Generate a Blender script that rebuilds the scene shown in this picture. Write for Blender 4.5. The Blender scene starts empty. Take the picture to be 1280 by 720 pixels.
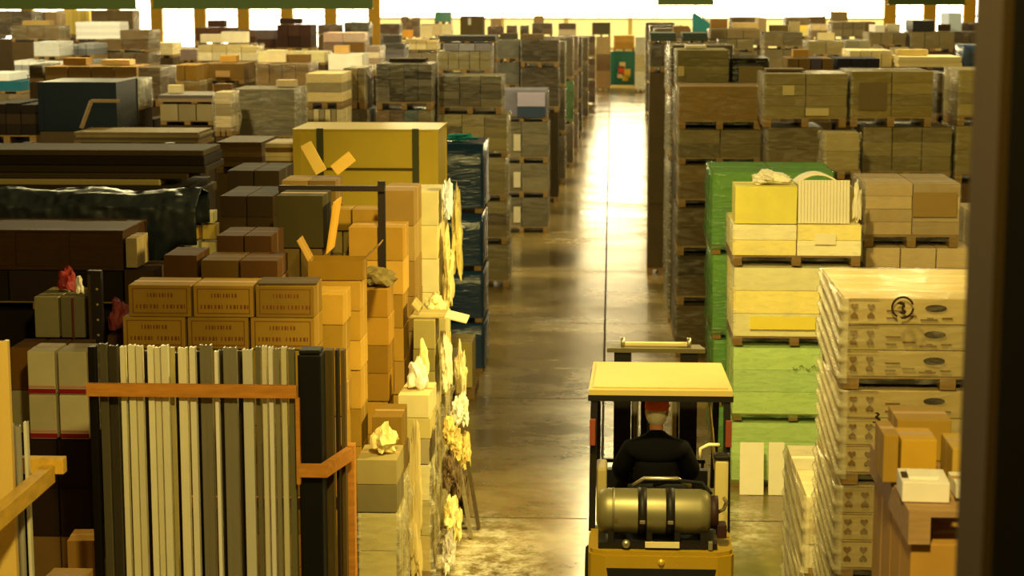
import bpy, bmesh, math, random
from mathutils import Vector, Matrix, Euler, noise

SC = bpy.context.scene
COL = SC.collection
rnd = random.Random(7)
PI = math.pi

# ------------------------------------------------------------------ camera
F_PX = 2400.0
PITCH = math.atan(375 / F_PX)
YAW = math.atan(124.5 / F_PX * math.cos(PITCH))
CAM_Z = 5.0
_F = Vector((-math.sin(YAW) * math.cos(PITCH), math.cos(YAW) * math.cos(PITCH), -math.sin(PITCH)))
_R = Vector((math.cos(YAW), math.sin(YAW), 0))
_U = _R.cross(_F)


def at(px, py, Y):
    """world (x, z) of a point measured in the photograph and known to be Y metres down the hall"""
    d = _F * F_PX + _R * (px - 640) + _U * (360 - py)
    t = Y / d.y
    return t * d.x, CAM_Z + t * d.z


cam_data = bpy.data.cameras.new('camera')
cam_data.sensor_width = 36
cam_data.lens = 36 * F_PX / 1280
cam_data.clip_end = 400
cam_data.dof.use_dof = True
cam_data.dof.focus_distance = 14.0
cam_data.dof.aperture_fstop = cam_data.lens / 1000 / 0.020
cam = bpy.data.objects.new('camera', cam_data)
cam.location = (0, 0, CAM_Z)
cam.rotation_euler = (PI / 2 - PITCH, 0, YAW)
COL.objects.link(cam)
SC.camera = cam

# ------------------------------------------------------------------ colour, materials


def lin(h):
    h = h.lstrip('#')
    r = []
    for i in (0, 2, 4):
        c = int(h[i:i + 2], 16) / 255
        r.append(c / 12.92 if c <= 0.04045 else ((c + 0.055) / 1.055) ** 2.4)
    return (*r, 1)


MATS = {}


def new_mat(name):
    m = bpy.data.materials.new(name)
    m.use_nodes = True
    nt = m.node_tree
    nt.nodes.clear()
    out = nt.nodes.new('ShaderNodeOutputMaterial')
    b = nt.nodes.new('ShaderNodeBsdfPrincipled')
    nt.links.new(b.outputs[0], out.inputs[0])
    return m, nt, b, out


def nd(nt, t, **kw):
    n = nt.nodes.new(t)
    for k, v in kw.items():
        setattr(n, k, v)
    return n


def mix_rgb(nt, fac, a, b, blend='MIX'):
    n = nt.nodes.new('ShaderNodeMix')
    n.data_type = 'RGBA'
    n.blend_type = blend
    for sock, v in ((n.inputs[0], fac), (n.inputs[6], a), (n.inputs[7], b)):
        if isinstance(v, (float, int)):
            sock.default_value = v
        elif isinstance(v, tuple):
            sock.default_value = v
        else:
            nt.links.new(v, sock)
    return n.outputs[2]


def varied(nt, col, amt, scale=6.0, rand=0.22):
    """base colour with soft wear mottling and a small change from object to object"""
    tc = nd(nt, 'ShaderNodeTexCoord')
    no = nd(nt, 'ShaderNodeTexNoise')
    no.inputs['Scale'].default_value = scale
    no.inputs['Detail'].default_value = 4
    nt.links.new(tc.outputs['Object'], no.inputs['Vector'])
    dark = tuple(c * (1 - amt) for c in col[:3]) + (1,)
    lite = tuple(min(1, c * (1 + amt)) for c in col[:3]) + (1,)
    c = mix_rgb(nt, no.outputs['Fac'], dark, lite)
    oi = nd(nt, 'ShaderNodeObjectInfo')
    hs = nd(nt, 'ShaderNodeHueSaturation')
    mr = nd(nt, 'ShaderNodeMapRange')
    mr.inputs[3].default_value = 1 - rand
    mr.inputs[4].default_value = 1 + rand
    nt.links.new(oi.outputs['Random'], mr.inputs[0])
    nt.links.new(mr.outputs[0], hs.inputs['Value'])
    nt.links.new(c, hs.inputs['Color'])
    return hs.outputs[0], tc, no


def M(kind, hexc, **kw):
    key = (kind, hexc) + tuple(sorted(kw.items()))
    if key in MATS:
        return MATS[key]
    m, nt, b, out = new_mat(kind)
    col = lin(hexc)
    if kind in ('card', 'wood') and not kw.get('keep'):
        r_, g_, b_, _ = col
        lo = .6 if r_ > .1 else .45
        if g_ < lo * r_ and b_ < g_:
            col = (r_, g_ * .3 + lo * r_ * .7, b_, 1)
    if kind == 'card':          # corrugated card: mottled, a paper tape strip along the lid
        c, tc, no = varied(nt, col, .16, 5.0, kw.get('rand', .2))
        sp = nd(nt, 'ShaderNodeSeparateXYZ')
        nt.links.new(tc.outputs['Generated'], sp.inputs[0])
        s = nd(nt, 'ShaderNodeMath', operation='SUBTRACT')
        nt.links.new(sp.outputs[1], s.inputs[0])
        s.inputs[1].default_value = .5
        a = nd(nt, 'ShaderNodeMath', operation='ABSOLUTE')
        nt.links.new(s.outputs[0], a.inputs[0])
        lt = nd(nt, 'ShaderNodeMath', operation='LESS_THAN')
        nt.links.new(a.outputs[0], lt.inputs[0])
        lt.inputs[1].default_value = .05
        tape = tuple(min(1, x * 1.25 + .02) for x in col[:3]) + (1,)
        c = mix_rgb(nt, lt.outputs[0], c, tape)
        nt.links.new(c, b.inputs['Base Color'])
        b.inputs['Roughness'].default_value = .82
        b.inputs['Specular IOR Level'].default_value = .12
    elif kind == 'wood':
        tc = nd(nt, 'ShaderNodeTexCoord')
        mp = nd(nt, 'ShaderNodeMapping')
        mp.inputs['Scale'].default_value = kw.get('sc', (2, 14, 14))
        nt.links.new(tc.outputs['Object'], mp.inputs[0])
        no = nd(nt, 'ShaderNodeTexNoise')
        no.inputs['Scale'].default_value = 3
        no.inputs['Detail'].default_value = 5
        nt.links.new(mp.outputs[0], no.inputs['Vector'])
        dark = tuple(x * .55 for x in col[:3]) + (1,)
        lite = tuple(min(1, x * 1.3) for x in col[:3]) + (1,)
        c = mix_rgb(nt, no.outputs['Fac'], dark, lite)
        nt.links.new(c, b.inputs['Base Color'])
        b.inputs['Roughness'].default_value = .7
        b.inputs['Specular IOR Level'].default_value = .15
    elif kind == 'metal':
        c, tc, no = varied(nt, col, .12, 8, .1)
        nt.links.new(c, b.inputs['Base Color'])
        b.inputs['Metallic'].default_value = kw.get('metallic', .9)
        b.inputs['Roughness'].default_value = kw.get('rough', .4)
    elif kind == 'paint':
        c, tc, no = varied(nt, col, .08, 4, kw.get('rand', .06))
        nt.links.new(c, b.inputs['Base Color'])
        b.inputs['Roughness'].default_value = kw.get('rough', .45)
        b.inputs['Specular IOR Level'].default_value = kw.get('spec', .22)
    elif kind == 'cloth':
        c, tc, no = varied(nt, col, .2, 30, .05)
        nt.links.new(c, b.inputs['Base Color'])
        b.inputs['Roughness'].default_value = .9
        b.inputs['Specular IOR Level'].default_value = .08
    elif kind == 'paper':
        c, tc, no = varied(nt, col, .06, 7, .08)
        nt.links.new(c, b.inputs['Base Color'])
        b.inputs['Roughness'].default_value = .7
    elif kind == 'film':        # stretch film: clear, with tight glossy folds
        tr = nd(nt, 'ShaderNodeBsdfTransparent')
        tr.inputs[0].default_value = kw.get('tint', (1, 1, 1, 1))
        tc = nd(nt, 'ShaderNodeTexCoord')
        mp = nd(nt, 'ShaderNodeMapping')
        mp.inputs['Rotation'].default_value = (.5, .45, 0)
        mp.inputs['Scale'].default_value = (2.2, 2.2, 9)
        nt.links.new(tc.outputs['Object'], mp.inputs[0])
        no = nd(nt, 'ShaderNodeTexNoise')
        no.inputs['Scale'].default_value = 2.6
        no.inputs['Detail'].default_value = 5
        no.inputs['Distortion'].default_value = .8
        nt.links.new(mp.outputs[0], no.inputs['Vector'])
        bp = nd(nt, 'ShaderNodeBump')
        bp.inputs['Strength'].default_value = kw.get('bump', .7)
        bp.inputs['Distance'].default_value = .03
        nt.links.new(no.outputs['Fac'], bp.inputs['Height'])
        nt.links.new(bp.outputs[0], b.inputs['Normal'])
        b.inputs['Base Color'].default_value = col
        b.inputs['Roughness'].default_value = .22
        ms = nd(nt, 'ShaderNodeMixShader')
        mr = nd(nt, 'ShaderNodeMapRange')
        mr.inputs[1].default_value = .45
        mr.inputs[2].default_value = .75
        mr.inputs[3].default_value = kw.get('lo', .10)
        mr.inputs[4].default_value = kw.get('hi', .55)
        nt.links.new(no.outputs['Fac'], mr.inputs[0])
        nt.links.new(mr.outputs[0], ms.inputs[0])
        nt.links.new(tr.outputs[0], ms.inputs[1])
        nt.links.new(b.outputs[0], ms.inputs[2])
        nt.links.new(ms.outputs[0], out.inputs[0])
    elif kind == 'plain':
        b.inputs['Base Color'].default_value = col
        b.inputs['Roughness'].default_value = kw.get('rough', .6)
        b.inputs['Metallic'].default_value = kw.get('metallic', 0)
        b.inputs['Specular IOR Level'].default_value = kw.get('spec', .25)
    elif kind == 'emit':
        e = nd(nt, 'ShaderNodeEmission')
        e.inputs[0].default_value = col
        e.inputs[1].default_value = kw.get('power', 5)
        nt.links.new(e.outputs[0], out.inputs[0])
    MATS[key] = m
    return m


# ------------------------------------------------------------------ mesh builder


class MB:
    def __init__(s):
        s.v, s.f, s.mi, s.sm = [], [], [], []

    def add(s, vs, fs, mi=0, smooth=False):
        o = len(s.v)
        s.v += [tuple(v) for v in vs]
        for f in fs:
            s.f.append([o + i for i in f])
            s.mi.append(mi)
            s.sm.append(smooth)
        return s

    def box(s, x0, x1, y0, y1, z0, z1, mi=0, bev=0.0, mat=None):
        if bev <= 0:
            vs = [(x, y, z) for z in (z0, z1) for y in (y0, y1) for x in (x0, x1)]
            fs = [(0, 2, 3, 1), (4, 5, 7, 6), (0, 1, 5, 4), (2, 6, 7, 3), (0, 4, 6, 2), (1, 3, 7, 5)]
            sm = False
        else:
            bm = bmesh.new()
            bmesh.ops.create_cube(bm, size=1)
            for v in bm.verts:
                v.co = Vector(((x0 + x1) / 2 + v.co.x * (x1 - x0), (y0 + y1) / 2 + v.co.y * (y1 - y0),
                               (z0 + z1) / 2 + v.co.z * (z1 - z0)))
            bmesh.ops.bevel(bm, geom=bm.edges[:], offset=bev, segments=2, affect='EDGES', profile=.6)
            bm.verts.index_update()
            vs = [tuple(v.co) for v in bm.verts]
            fs = [[v.index for v in f.verts] for f in bm.faces]
            bm.free()
        if mat is not None:
            vs = [tuple(mat @ Vector(v)) for v in vs]
        return s.add(vs, fs, mi)

    def tube(s, pts, r, n=10, mi=0, caps=True):
        pts = [Vector(p) for p in pts]
        rs = r if isinstance(r, (list, tuple)) else [r] * len(pts)
        vs, fs = [], []
        up = None
        for i, p in enumerate(pts):
            d = (pts[min(i + 1, len(pts) - 1)] - pts[max(i - 1, 0)]).normalized()
            if up is None:
                up = d.orthogonal().normalized()
            else:
                up = (up - d * up.dot(d)).normalized()
            b = d.cross(up)
            for k in range(n):
                a = 2 * PI * k / n
                vs.append(p + (up * math.cos(a) + b * math.sin(a)) * rs[i])
        for i in range(len(pts) - 1):
            for k in range(n):
                k2 = (k + 1) % n
                fs.append((i * n + k, i * n + k2, (i + 1) * n + k2, (i + 1) * n + k))
        s.add(vs, fs, mi, True)
        if caps:
            m = len(pts) - 1
            s.add(vs[:n], [list(range(n))[::-1]], mi)
            s.add(vs[m * n:], [list(range(n))], mi)
        return s

    def lathe(s, prof, axis='Z', n=24, mi=0, origin=(0, 0, 0)):
        vs, fs = [], []
        for (r, h) in prof:
            for k in range(n):
                a = 2 * PI * k / n
                c, d = r * math.cos(a), r * math.sin(a)
                p = {'Z': (c, d, h), 'X': (h, c, d), 'Y': (d, h, c)}[axis]
                vs.append((p[0] + origin[0], p[1] + origin[1], p[2] + origin[2]))
        for i in range(len(prof) - 1):
            for k in range(n):
                k2 = (k + 1) % n
                fs.append((i * n + k, i * n + k2, (i + 1) * n + k2, (i + 1) * n + k))
        return s.add(vs, fs, mi, True)

    def prism(s, pts, a, b, axis='Z', mi=0):
        """extrude a closed 2-D outline from a to b along an axis"""
        n = len(pts)

        def P(p, h):
            return {'Z': (p[0], p[1], h), 'Y': (p[0], h, p[1]), 'X': (h, p[0], p[1])}[axis]
        vs = [P(p, a) for p in pts] + [P(p, b) for p in pts]
        fs = [list(range(n))[::-1], list(range(n, 2 * n))]
        fs += [(i, (i + 1) % n, n + (i + 1) % n, n + i) for i in range(n)]
        return s.add(vs, fs, mi)

    def bar(s, p, q, w, h, mi=0):
        """square-section bar between two points"""
        p, q = Vector(p), Vector(q)
        d = (q - p).normalized()
        ref = Vector((0, 0, 1)) if abs(d.z) < .95 else Vector((1, 0, 0))
        a = d.cross(ref).normalized()
        b = a.cross(d)
        vs = []
        for c in (p, q):
            for (i, j) in ((-1, -1), (1, -1), (1, 1), (-1, 1)):
                vs.append(c + a * (i * w / 2) + b * (j * h / 2))
        fs = [(3, 2, 1, 0), (4, 5, 6, 7)] + [(i, (i + 1) % 4, 4 + (i + 1) % 4, 4 + i) for i in range(4)]
        return s.add(vs, fs, mi)

    def build(s, name, mats, parent=None, loc=None, rot=None, recalc=True):
        me = bpy.data.meshes.new(name)
        me.from_pydata(s.v, [], s.f)
        if not isinstance(mats, (list, tuple)):
            mats = [mats]
        for m in mats:
            me.materials.append(m)
        for p, i, sm in zip(me.polygons, s.mi, s.sm):
            p.material_index = i
            p.use_smooth = sm
        if recalc:
            bm = bmesh.new()
            bm.from_mesh(me)
            bmesh.ops.remove_doubles(bm, verts=bm.verts, dist=1e-5)
            bmesh.ops.recalc_face_normals(bm, faces=bm.faces)
            bm.to_mesh(me)
            bm.free()
        o = bpy.data.objects.new(name, me)
        COL.objects.link(o)
        if parent is not None:
            o.parent = parent
        if loc is not None:
            o.location = loc
        if rot is not None:
            o.rotation_euler = rot
        return o


LABELS = {}


def tag(o, label, cat, group=None, kind=None):
    n = len(label.replace('-', ' ').split())
    if n > 16 or len(label.split()) < 4:
        print('LABEL LENGTH', n, label)
    LABELS.setdefault(label, []).append(o.name)
    o['label'] = label
    o['category'] = cat
    if group:
        o['group'] = group
    if kind:
        o['kind'] = kind
    return o


def empty(name, loc, label, cat, rot=0.0, group=None):
    o = bpy.data.objects.new(name, None)
    o.empty_display_size = .2
    COL.objects.link(o)
    o.location = loc
    o.rotation_euler = (0, 0, rot)
    return tag(o, label, cat, group)


def struct(mb, name, mats):
    o = mb.build(name, mats)
    o['kind'] = 'structure'
    return o


ORD = ['first', 'second', 'third', 'fourth', 'fifth', 'sixth', 'seventh', 'eighth', 'ninth', 'tenth', 'eleventh',
       'twelfth', 'thirteenth', 'fourteenth', 'fifteenth', 'sixteenth', 'seventeenth', 'eighteenth', 'nineteenth',
       'twentieth']

# ------------------------------------------------------------------ goods
WOOD_PAL = lambda: M('wood', '#86683a')


def pallet_mb(w, d, h, mb=None, z=0.0):
    mb = mb or MB()
    t = h * .17
    n = 5
    bw = w / 2
    for k in range(n):                    # deck boards, running across
        y = -d / 2 + (d - d / 7) * k / (n - 1)
        mb.box(-bw, bw, y, y + d / 7, z + h - t, z + h)
    for k in range(3):                    # stringers
        x = -bw + (w - .09) * k / 2
        mb.box(x, x + .09, -d / 2, d / 2, z + t, z + h - t)
        mb.box(x - .0, x + .09, -d / 2, d / 2, z, z + t * .98)
    return mb


def wrap_mb(w, d, z0, z1, off=.012, amp=.008, seg=.09, slope=1.0, cap=True, seed=0, ragged=0.0, freq=9.0):
    """stretch film as a closed sleeve with rounded corners and slanting folds, closed over the top"""
    r = .04
    nv = max(3, int((z1 - z0) / (seg * (.7 if freq < 20 else .55))))
    if freq > 20:
        seg = .05
    hw, hd = w / 2 + off, d / 2 + off
    path = []
    def run(ax, ay, bx, by, nx, ny):
        n = max(2, int(math.hypot(bx - ax, by - ay) / seg))
        for i in range(n):
            t = i / n
            path.append((ax + (bx - ax) * t, ay + (by - ay) * t, nx, ny))
    def corner(cx, cy, a0):
        for i in range(3):
            a = a0 + (i / 3) * PI / 2
            path.append((cx + r * math.cos(a), cy + r * math.sin(a), math.cos(a), math.sin(a)))
    run(-hw + r, -hd, hw - r, -hd, 0, -1)
    corner(hw - r, -hd + r, -PI / 2)
    run(hw, -hd + r, hw, hd - r, 1, 0)
    corner(hw - r, hd - r, 0)
    run(hw - r, hd, -hw + r, hd, 0, 1)
    corner(-hw + r, hd - r, PI / 2)
    run(-hw, hd - r, -hw, -hd + r, -1, 0)
    corner(-hw + r, -hd + r, PI)
    n = len(path)
    vs, fs = [], []
    for j in range(nv + 1):
        tz = j / nv
        for i, (x, y, nx, ny) in enumerate(path):
            z = z0 + (z1 - z0) * tz
            q = Vector((x * 2.2 + seed * 3.7, y * 2.2, z * 2.2))
            u = (x + y) * slope
            fold = math.sin(freq * (z * 1.6 + u * .9) + (3 if freq < 20 else 1.1) * noise.noise(q * (1 if freq < 20 else .6)))
            a = amp * (max(0, fold) ** 1.5 + (.45 if freq < 20 else .2) * max(0, noise.noise(q * 1.7)))
            if ny < -.5:
                a *= .25
            if j == 0 and ragged:
                z += ragged * noise.noise(q * 4)
            if j == nv:
                a *= .3
            vs.append((x + nx * a, y + ny * a, z))
    for j in range(nv):
        for i in range(n):
            i2 = (i + 1) % n
            fs.append((j * n + i, j * n + i2, (j + 1) * n + i2, (j + 1) * n + i))
    mb = MB()
    front = [k for k, f in enumerate(fs) if abs(path[k % n][3]) > .9]
    fset = set(front)
    mb.add(vs, fs, 0, True)
    for k in fset:
        mb.mi[k] = 1
    if cap:
        mb.add([vs[nv * n + i] for i in range(n)], [list(range(n))], 1)
    return mb


FILM = {
    'clear': lambda: M('film', '#d8d2c0', lo=.08, hi=.42),
    'heavy': lambda: M('film', '#d8d0b8', lo=.2, hi=.7),
    'clear_face': lambda: M('film', '#d8d2c0', lo=.03, hi=.18),
    'wound': lambda: M('film', '#d2c8a6', lo=.4, hi=.62, bump=.06),
    'wound_face': lambda: M('film', '#d0c6a8', lo=.05, hi=.24, bump=.4),
    'heavy_face': lambda: M('film', '#d0c6a8', lo=.05, hi=.26),
    'green': lambda: M('film', '#6f9c66', lo=.25, hi=.6, tint=(.72, .9, .62, 1)),
    'lime': lambda: M('film', '#b4dc8c', lo=.10, hi=.4, tint=(.84, .97, .74, 1)),
    'blue': lambda: M('film', '#1f3a5e', lo=.7, hi=.92, tint=(.12, .22, .42, 1), bump=.3),
    'black': lambda: M('film', '#201c18', lo=.55, hi=.9, tint=(.1, .09, .08, 1)),
}


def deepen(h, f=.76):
    """darkens the kraft and dark cards of the far stock for contrast; pale cards stay as they are"""
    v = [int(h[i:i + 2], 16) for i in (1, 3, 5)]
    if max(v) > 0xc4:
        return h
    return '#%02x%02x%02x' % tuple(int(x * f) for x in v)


def carton_mb(w, d, h, bev=0.0, flaps=False):
    mb = MB()
    mb.box(-w / 2, w / 2, -d / 2, d / 2, 0, h, 0, bev)
    return mb


def load(label, x0, x1, yf, dep, z0, z1, cols, nx=2, nz=2, ny=1, wrap='clear', pallet=True, rot=0.0, bev=0.0,
         group=None, cat='pallet load', name=None, part='carton', amp=.006, top=None, prints=None,
         sticker=None, hp=None, kind='card', seg=.12, off=.012, uneven=0.0, freq=9.0, slope=1.0):
    w, d = x1 - x0, dep
    name = name or ('wrapped_load' if wrap else 'pallet_load' if pallet else 'carton_block')
    TOP[label] = (x0, x1, yf, dep, z1)
    root = empty(name, ((x0 + x1) / 2, yf + dep / 2, z0 + .002), label, cat, rot, group)
    h = z1 - z0 - .004
    ph = 0
    if pallet:
        ph = hp if hp else min(.13, h * .2)
        pallet_mb(w * .985, d * .985, ph).build('pallet', WOOD_PAL(), root)
    if isinstance(cols, str):
        cols = [cols]
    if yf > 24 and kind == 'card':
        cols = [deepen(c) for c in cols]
    lh = (h - ph - .004) / nz
    cw, cd = w / nx, d / ny
    for k in range(nz):
        for i in range(nx):
            for j in range(ny):
                c = cols[(k * 7 + i * 3 + j) % len(cols)] if len(cols) < 4 else rnd.choice(cols)
                g = .004 + rnd.random() * .006
                dh = rnd.random() * uneven * lh if k == nz - 1 else 0
                mb = MB().box(-cw / 2 + g, cw / 2 - g, -cd / 2 + g, cd / 2 - g, 0, lh - .004 - dh, 0, bev)
                o = mb.build(part, M(kind, c), root,
                             (-w / 2 + cw * (i + .5), -d / 2 + cd * (j + .5) + rnd.uniform(-.003, .003), ph + .002 + lh * k), recalc=bev > 0)
                if prints and j == 0:
                    prints(o, cw, cd, lh, i, k)
    if wrap:
        s = seg if yf < 24 else .4
        wrap_mb(w, d, ph * .5, h - .001, off=off, amp=amp, seg=s, seed=rnd.random() * 9, freq=freq, slope=slope).build('film_wrap', [FILM[wrap](), FILM.get(wrap + '_face', FILM[wrap])()], root)
    if sticker:
        for (u0, u1, v0, v1, c) in sticker:
            MB().box(-w / 2 + w * u0, -w / 2 + w * u1, -d / 2 - off - .016, -d / 2 - off - .013, h * v0, h * v1).build(
                'label_sheet', M('paper', c), root)
    return root


def single_carton(label, cx, yf, z0, w, d, h, c, rot=0.0, bev=.006, group=None, name='carton', cat='carton', kind='card',
                  tilt=None, flaps=0, prints=None):
    root = empty(name, (cx, yf + d / 2, z0 + .002), label, cat, rot, group)
    if tilt:
        root.rotation_euler = (tilt[0], tilt[1], rot)
    h -= .004
    if flaps:
        mb = MB()
        t = .006
        mb.box(-w / 2, w / 2, -d / 2, -d / 2 + t, 0, h)
        mb.box(-w / 2, w / 2, d / 2 - t, d / 2, 0, h)
        mb.box(-w / 2, -w / 2 + t, -d / 2 + t, d / 2 - t, 0, h)
        mb.box(w / 2 - t, w / 2, -d / 2 + t, d / 2 - t, 0, h)
        mb.box(-w / 2, w / 2, -d / 2, d / 2, 0, t)
        body = mb.build('body', M(kind, c), root)
        fl = flaps
        for (sx, ang) in ((-1, fl), (1, fl * .7)):
            m = MB().box(0, w * .42, -d / 2 + .004, d / 2 - .004, 0, t)
            f = m.build('flap', M(kind, c), root, (sx * w / 2, 0, h + .001), (0, -ang if sx > 0 else PI + ang, 0))
    else:
        body = MB().box(-w / 2, w / 2, -d / 2, d / 2, 0, h, 0, bev).build('body', M(kind, c), root)
        MB().box(-w * .497, w * .497, -.025, .025, h, h + .0008).build('tape', M('paper', '#b08a4c'), root)
    if prints:
        prints(body, w, d, h, 0, 0)
    return root


FOOT = []
TOP = {}


def free(x0, x1, y0, y1, c=.015):
    return not any(x0 < b + c and x1 > a - c and y0 < d + c and y1 > e - c for (a, b, e, d) in FOOT)


def stack(key, Y, dep, tiers, fixed=False, low='#6b5030', fill=True, lowwrap=None, low_key=None):
    """a column of goods measured in the photograph: tiers from the top down, then plain loads down to the floor"""
    Y0 = Y
    for it in range(60):
        xs = [at(t[0][0], (t[1][0] + t[1][1]) / 2, Y)[0] for t in tiers] + [at(t[0][1], (t[1][0] + t[1][1]) / 2, Y)[0] for t in tiers]
        if fixed or free(min(xs), max(xs), Y, Y + dep):
            break
        Y += .12
    if Y > Y0 + 3:
        print('MOVED', key, Y0, round(Y, 2))
    FOOT.append((min(xs), max(xs), Y, Y + dep))
    top = None
    out = []
    for t in tiers:
        (pa, pb), (ya, yb), kind, col, label = t[:5]
        kw = dict(t[5]) if len(t) > 5 else {}
        xa = at(pa, (ya + yb) / 2, Y)[0]
        xb = at(pb, (ya + yb) / 2, Y)[0]
        z1 = at(640, ya, Y)[1] if top is None else top
        z0 = max(0.0, at(640, yb, Y)[1])
        if z0 < .12:
            z0 = 0
        dd = kw.pop('dep', dep)
        dy = kw.pop('dy', 0)
        out.append(goods(kind, label, xa, xb, Y + dy, dd, z0, z1, col, kw))
        top = z0
    if fill and top > .02:
        load('carton stack hidden lowest under ' + (low_key or key), xa, xb, Y, dep, 0, top, low, nx=1, nz=3, ny=1, wrap=lowwrap, name='carton_stack', cat='carton stack')
    return out


def goods(kind, label, xa, xb, Y, dep, z0, z1, col, kw):
    if kind == 'load':
        return load(label, xa, xb, Y, dep, z0, z1, col, **kw)
    if kind == 'carton':
        return single_carton(label, (xa + xb) / 2, Y, z0, xb - xa, dep, z1 - z0, col, **kw)
    if kind == 'crate':
        return crate(label, xa, xb, Y, dep, z0, z1, col, **kw)
    if kind == 'sheets':
        return sheets(label, xa, xb, Y, dep, z0, z1, col, **kw)
    raise KeyError(kind)


def crate(label, xa, xb, Y, dep, z0, z1, col, battens=2, mat='paint', batten=None, name='crate', cat='crate', lid=True):
    """plywood crate: panelled body, upright battens, lid"""
    w, d, h = xb - xa, dep, z1 - z0 - .004
    TOP[label] = (xa, xb, Y, dep, z1)
    root = empty(name, ((xa + xb) / 2, Y + d / 2, z0 + .002), label, cat)
    MB().box(-w / 2 + .012, w / 2 - .012, -d / 2 + .012, d / 2 - .012, .03, h - .02, 0, .004).build('body', M(mat, col), root)
    mb = MB()
    bw = min(.09, w * .07)
    for k in range(battens):
        x = -w / 2 + (w - bw) * (k / (battens - 1) if battens > 1 else .5)
        mb.box(x, x + bw, -d / 2 - .004, -d / 2 + .012, .0, h - .02)
        mb.box(x, x + bw, d / 2 - .012, d / 2 + .004, .0, h - .02)
    mb.box(-w / 2, w / 2, -d / 2, d / 2, 0, .03)
    mb.build('batten', M(mat, batten or col), root)
    if lid:
        MB().box(-w / 2 - .006, w / 2 + .006, -d / 2 - .006, d / 2 + .006, h - .02, h, 0, .003).build('lid', M(mat, batten or col), root)
    return root


def sheets(label, xa, xb, Y, dep, z0, z1, col, n=5, name='sheet_stack', cat='stack of sheets', mat='paper', bearers=True):
    """a bundle of flat boards or slabs lying on bearers; each sheet a part"""
    w, d, h = xb - xa, dep, z1 - z0 - .004
    TOP[label] = (xa, xb, Y, dep, z1)
    root = empty(name, ((xa + xb) / 2, Y + d / 2, z0 + .002), label, cat)
    b = min(.08, h * .2) if bearers else 0
    if bearers:
        for k in range(3):
            x = -w / 2 + (w - .09) * k / 2
            MB().box(x, x + .09, -d / 2, d / 2, 0, b).build('bearer', WOOD_PAL(), root)
    t = (h - b) / n
    cols = [col] if isinstance(col, str) else col
    for k in range(n):
        dx = rnd.uniform(-.012, .012)
        MB().box(-w / 2 + .015 + dx, w / 2 - .015 + dx, -d / 2 + .01, d / 2 - .01, 0, t - .002).build(
            'sheet', M(mat, cols[k % len(cols)]), root, (0, 0, b + .001 + t * k), recalc=False)
    return root
# ------------------------------------------------------------------ the hall
X0, X1, Y0H, Y1H, HC = -36.0, 27.0, -4.0, 103.0, 9.6


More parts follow.
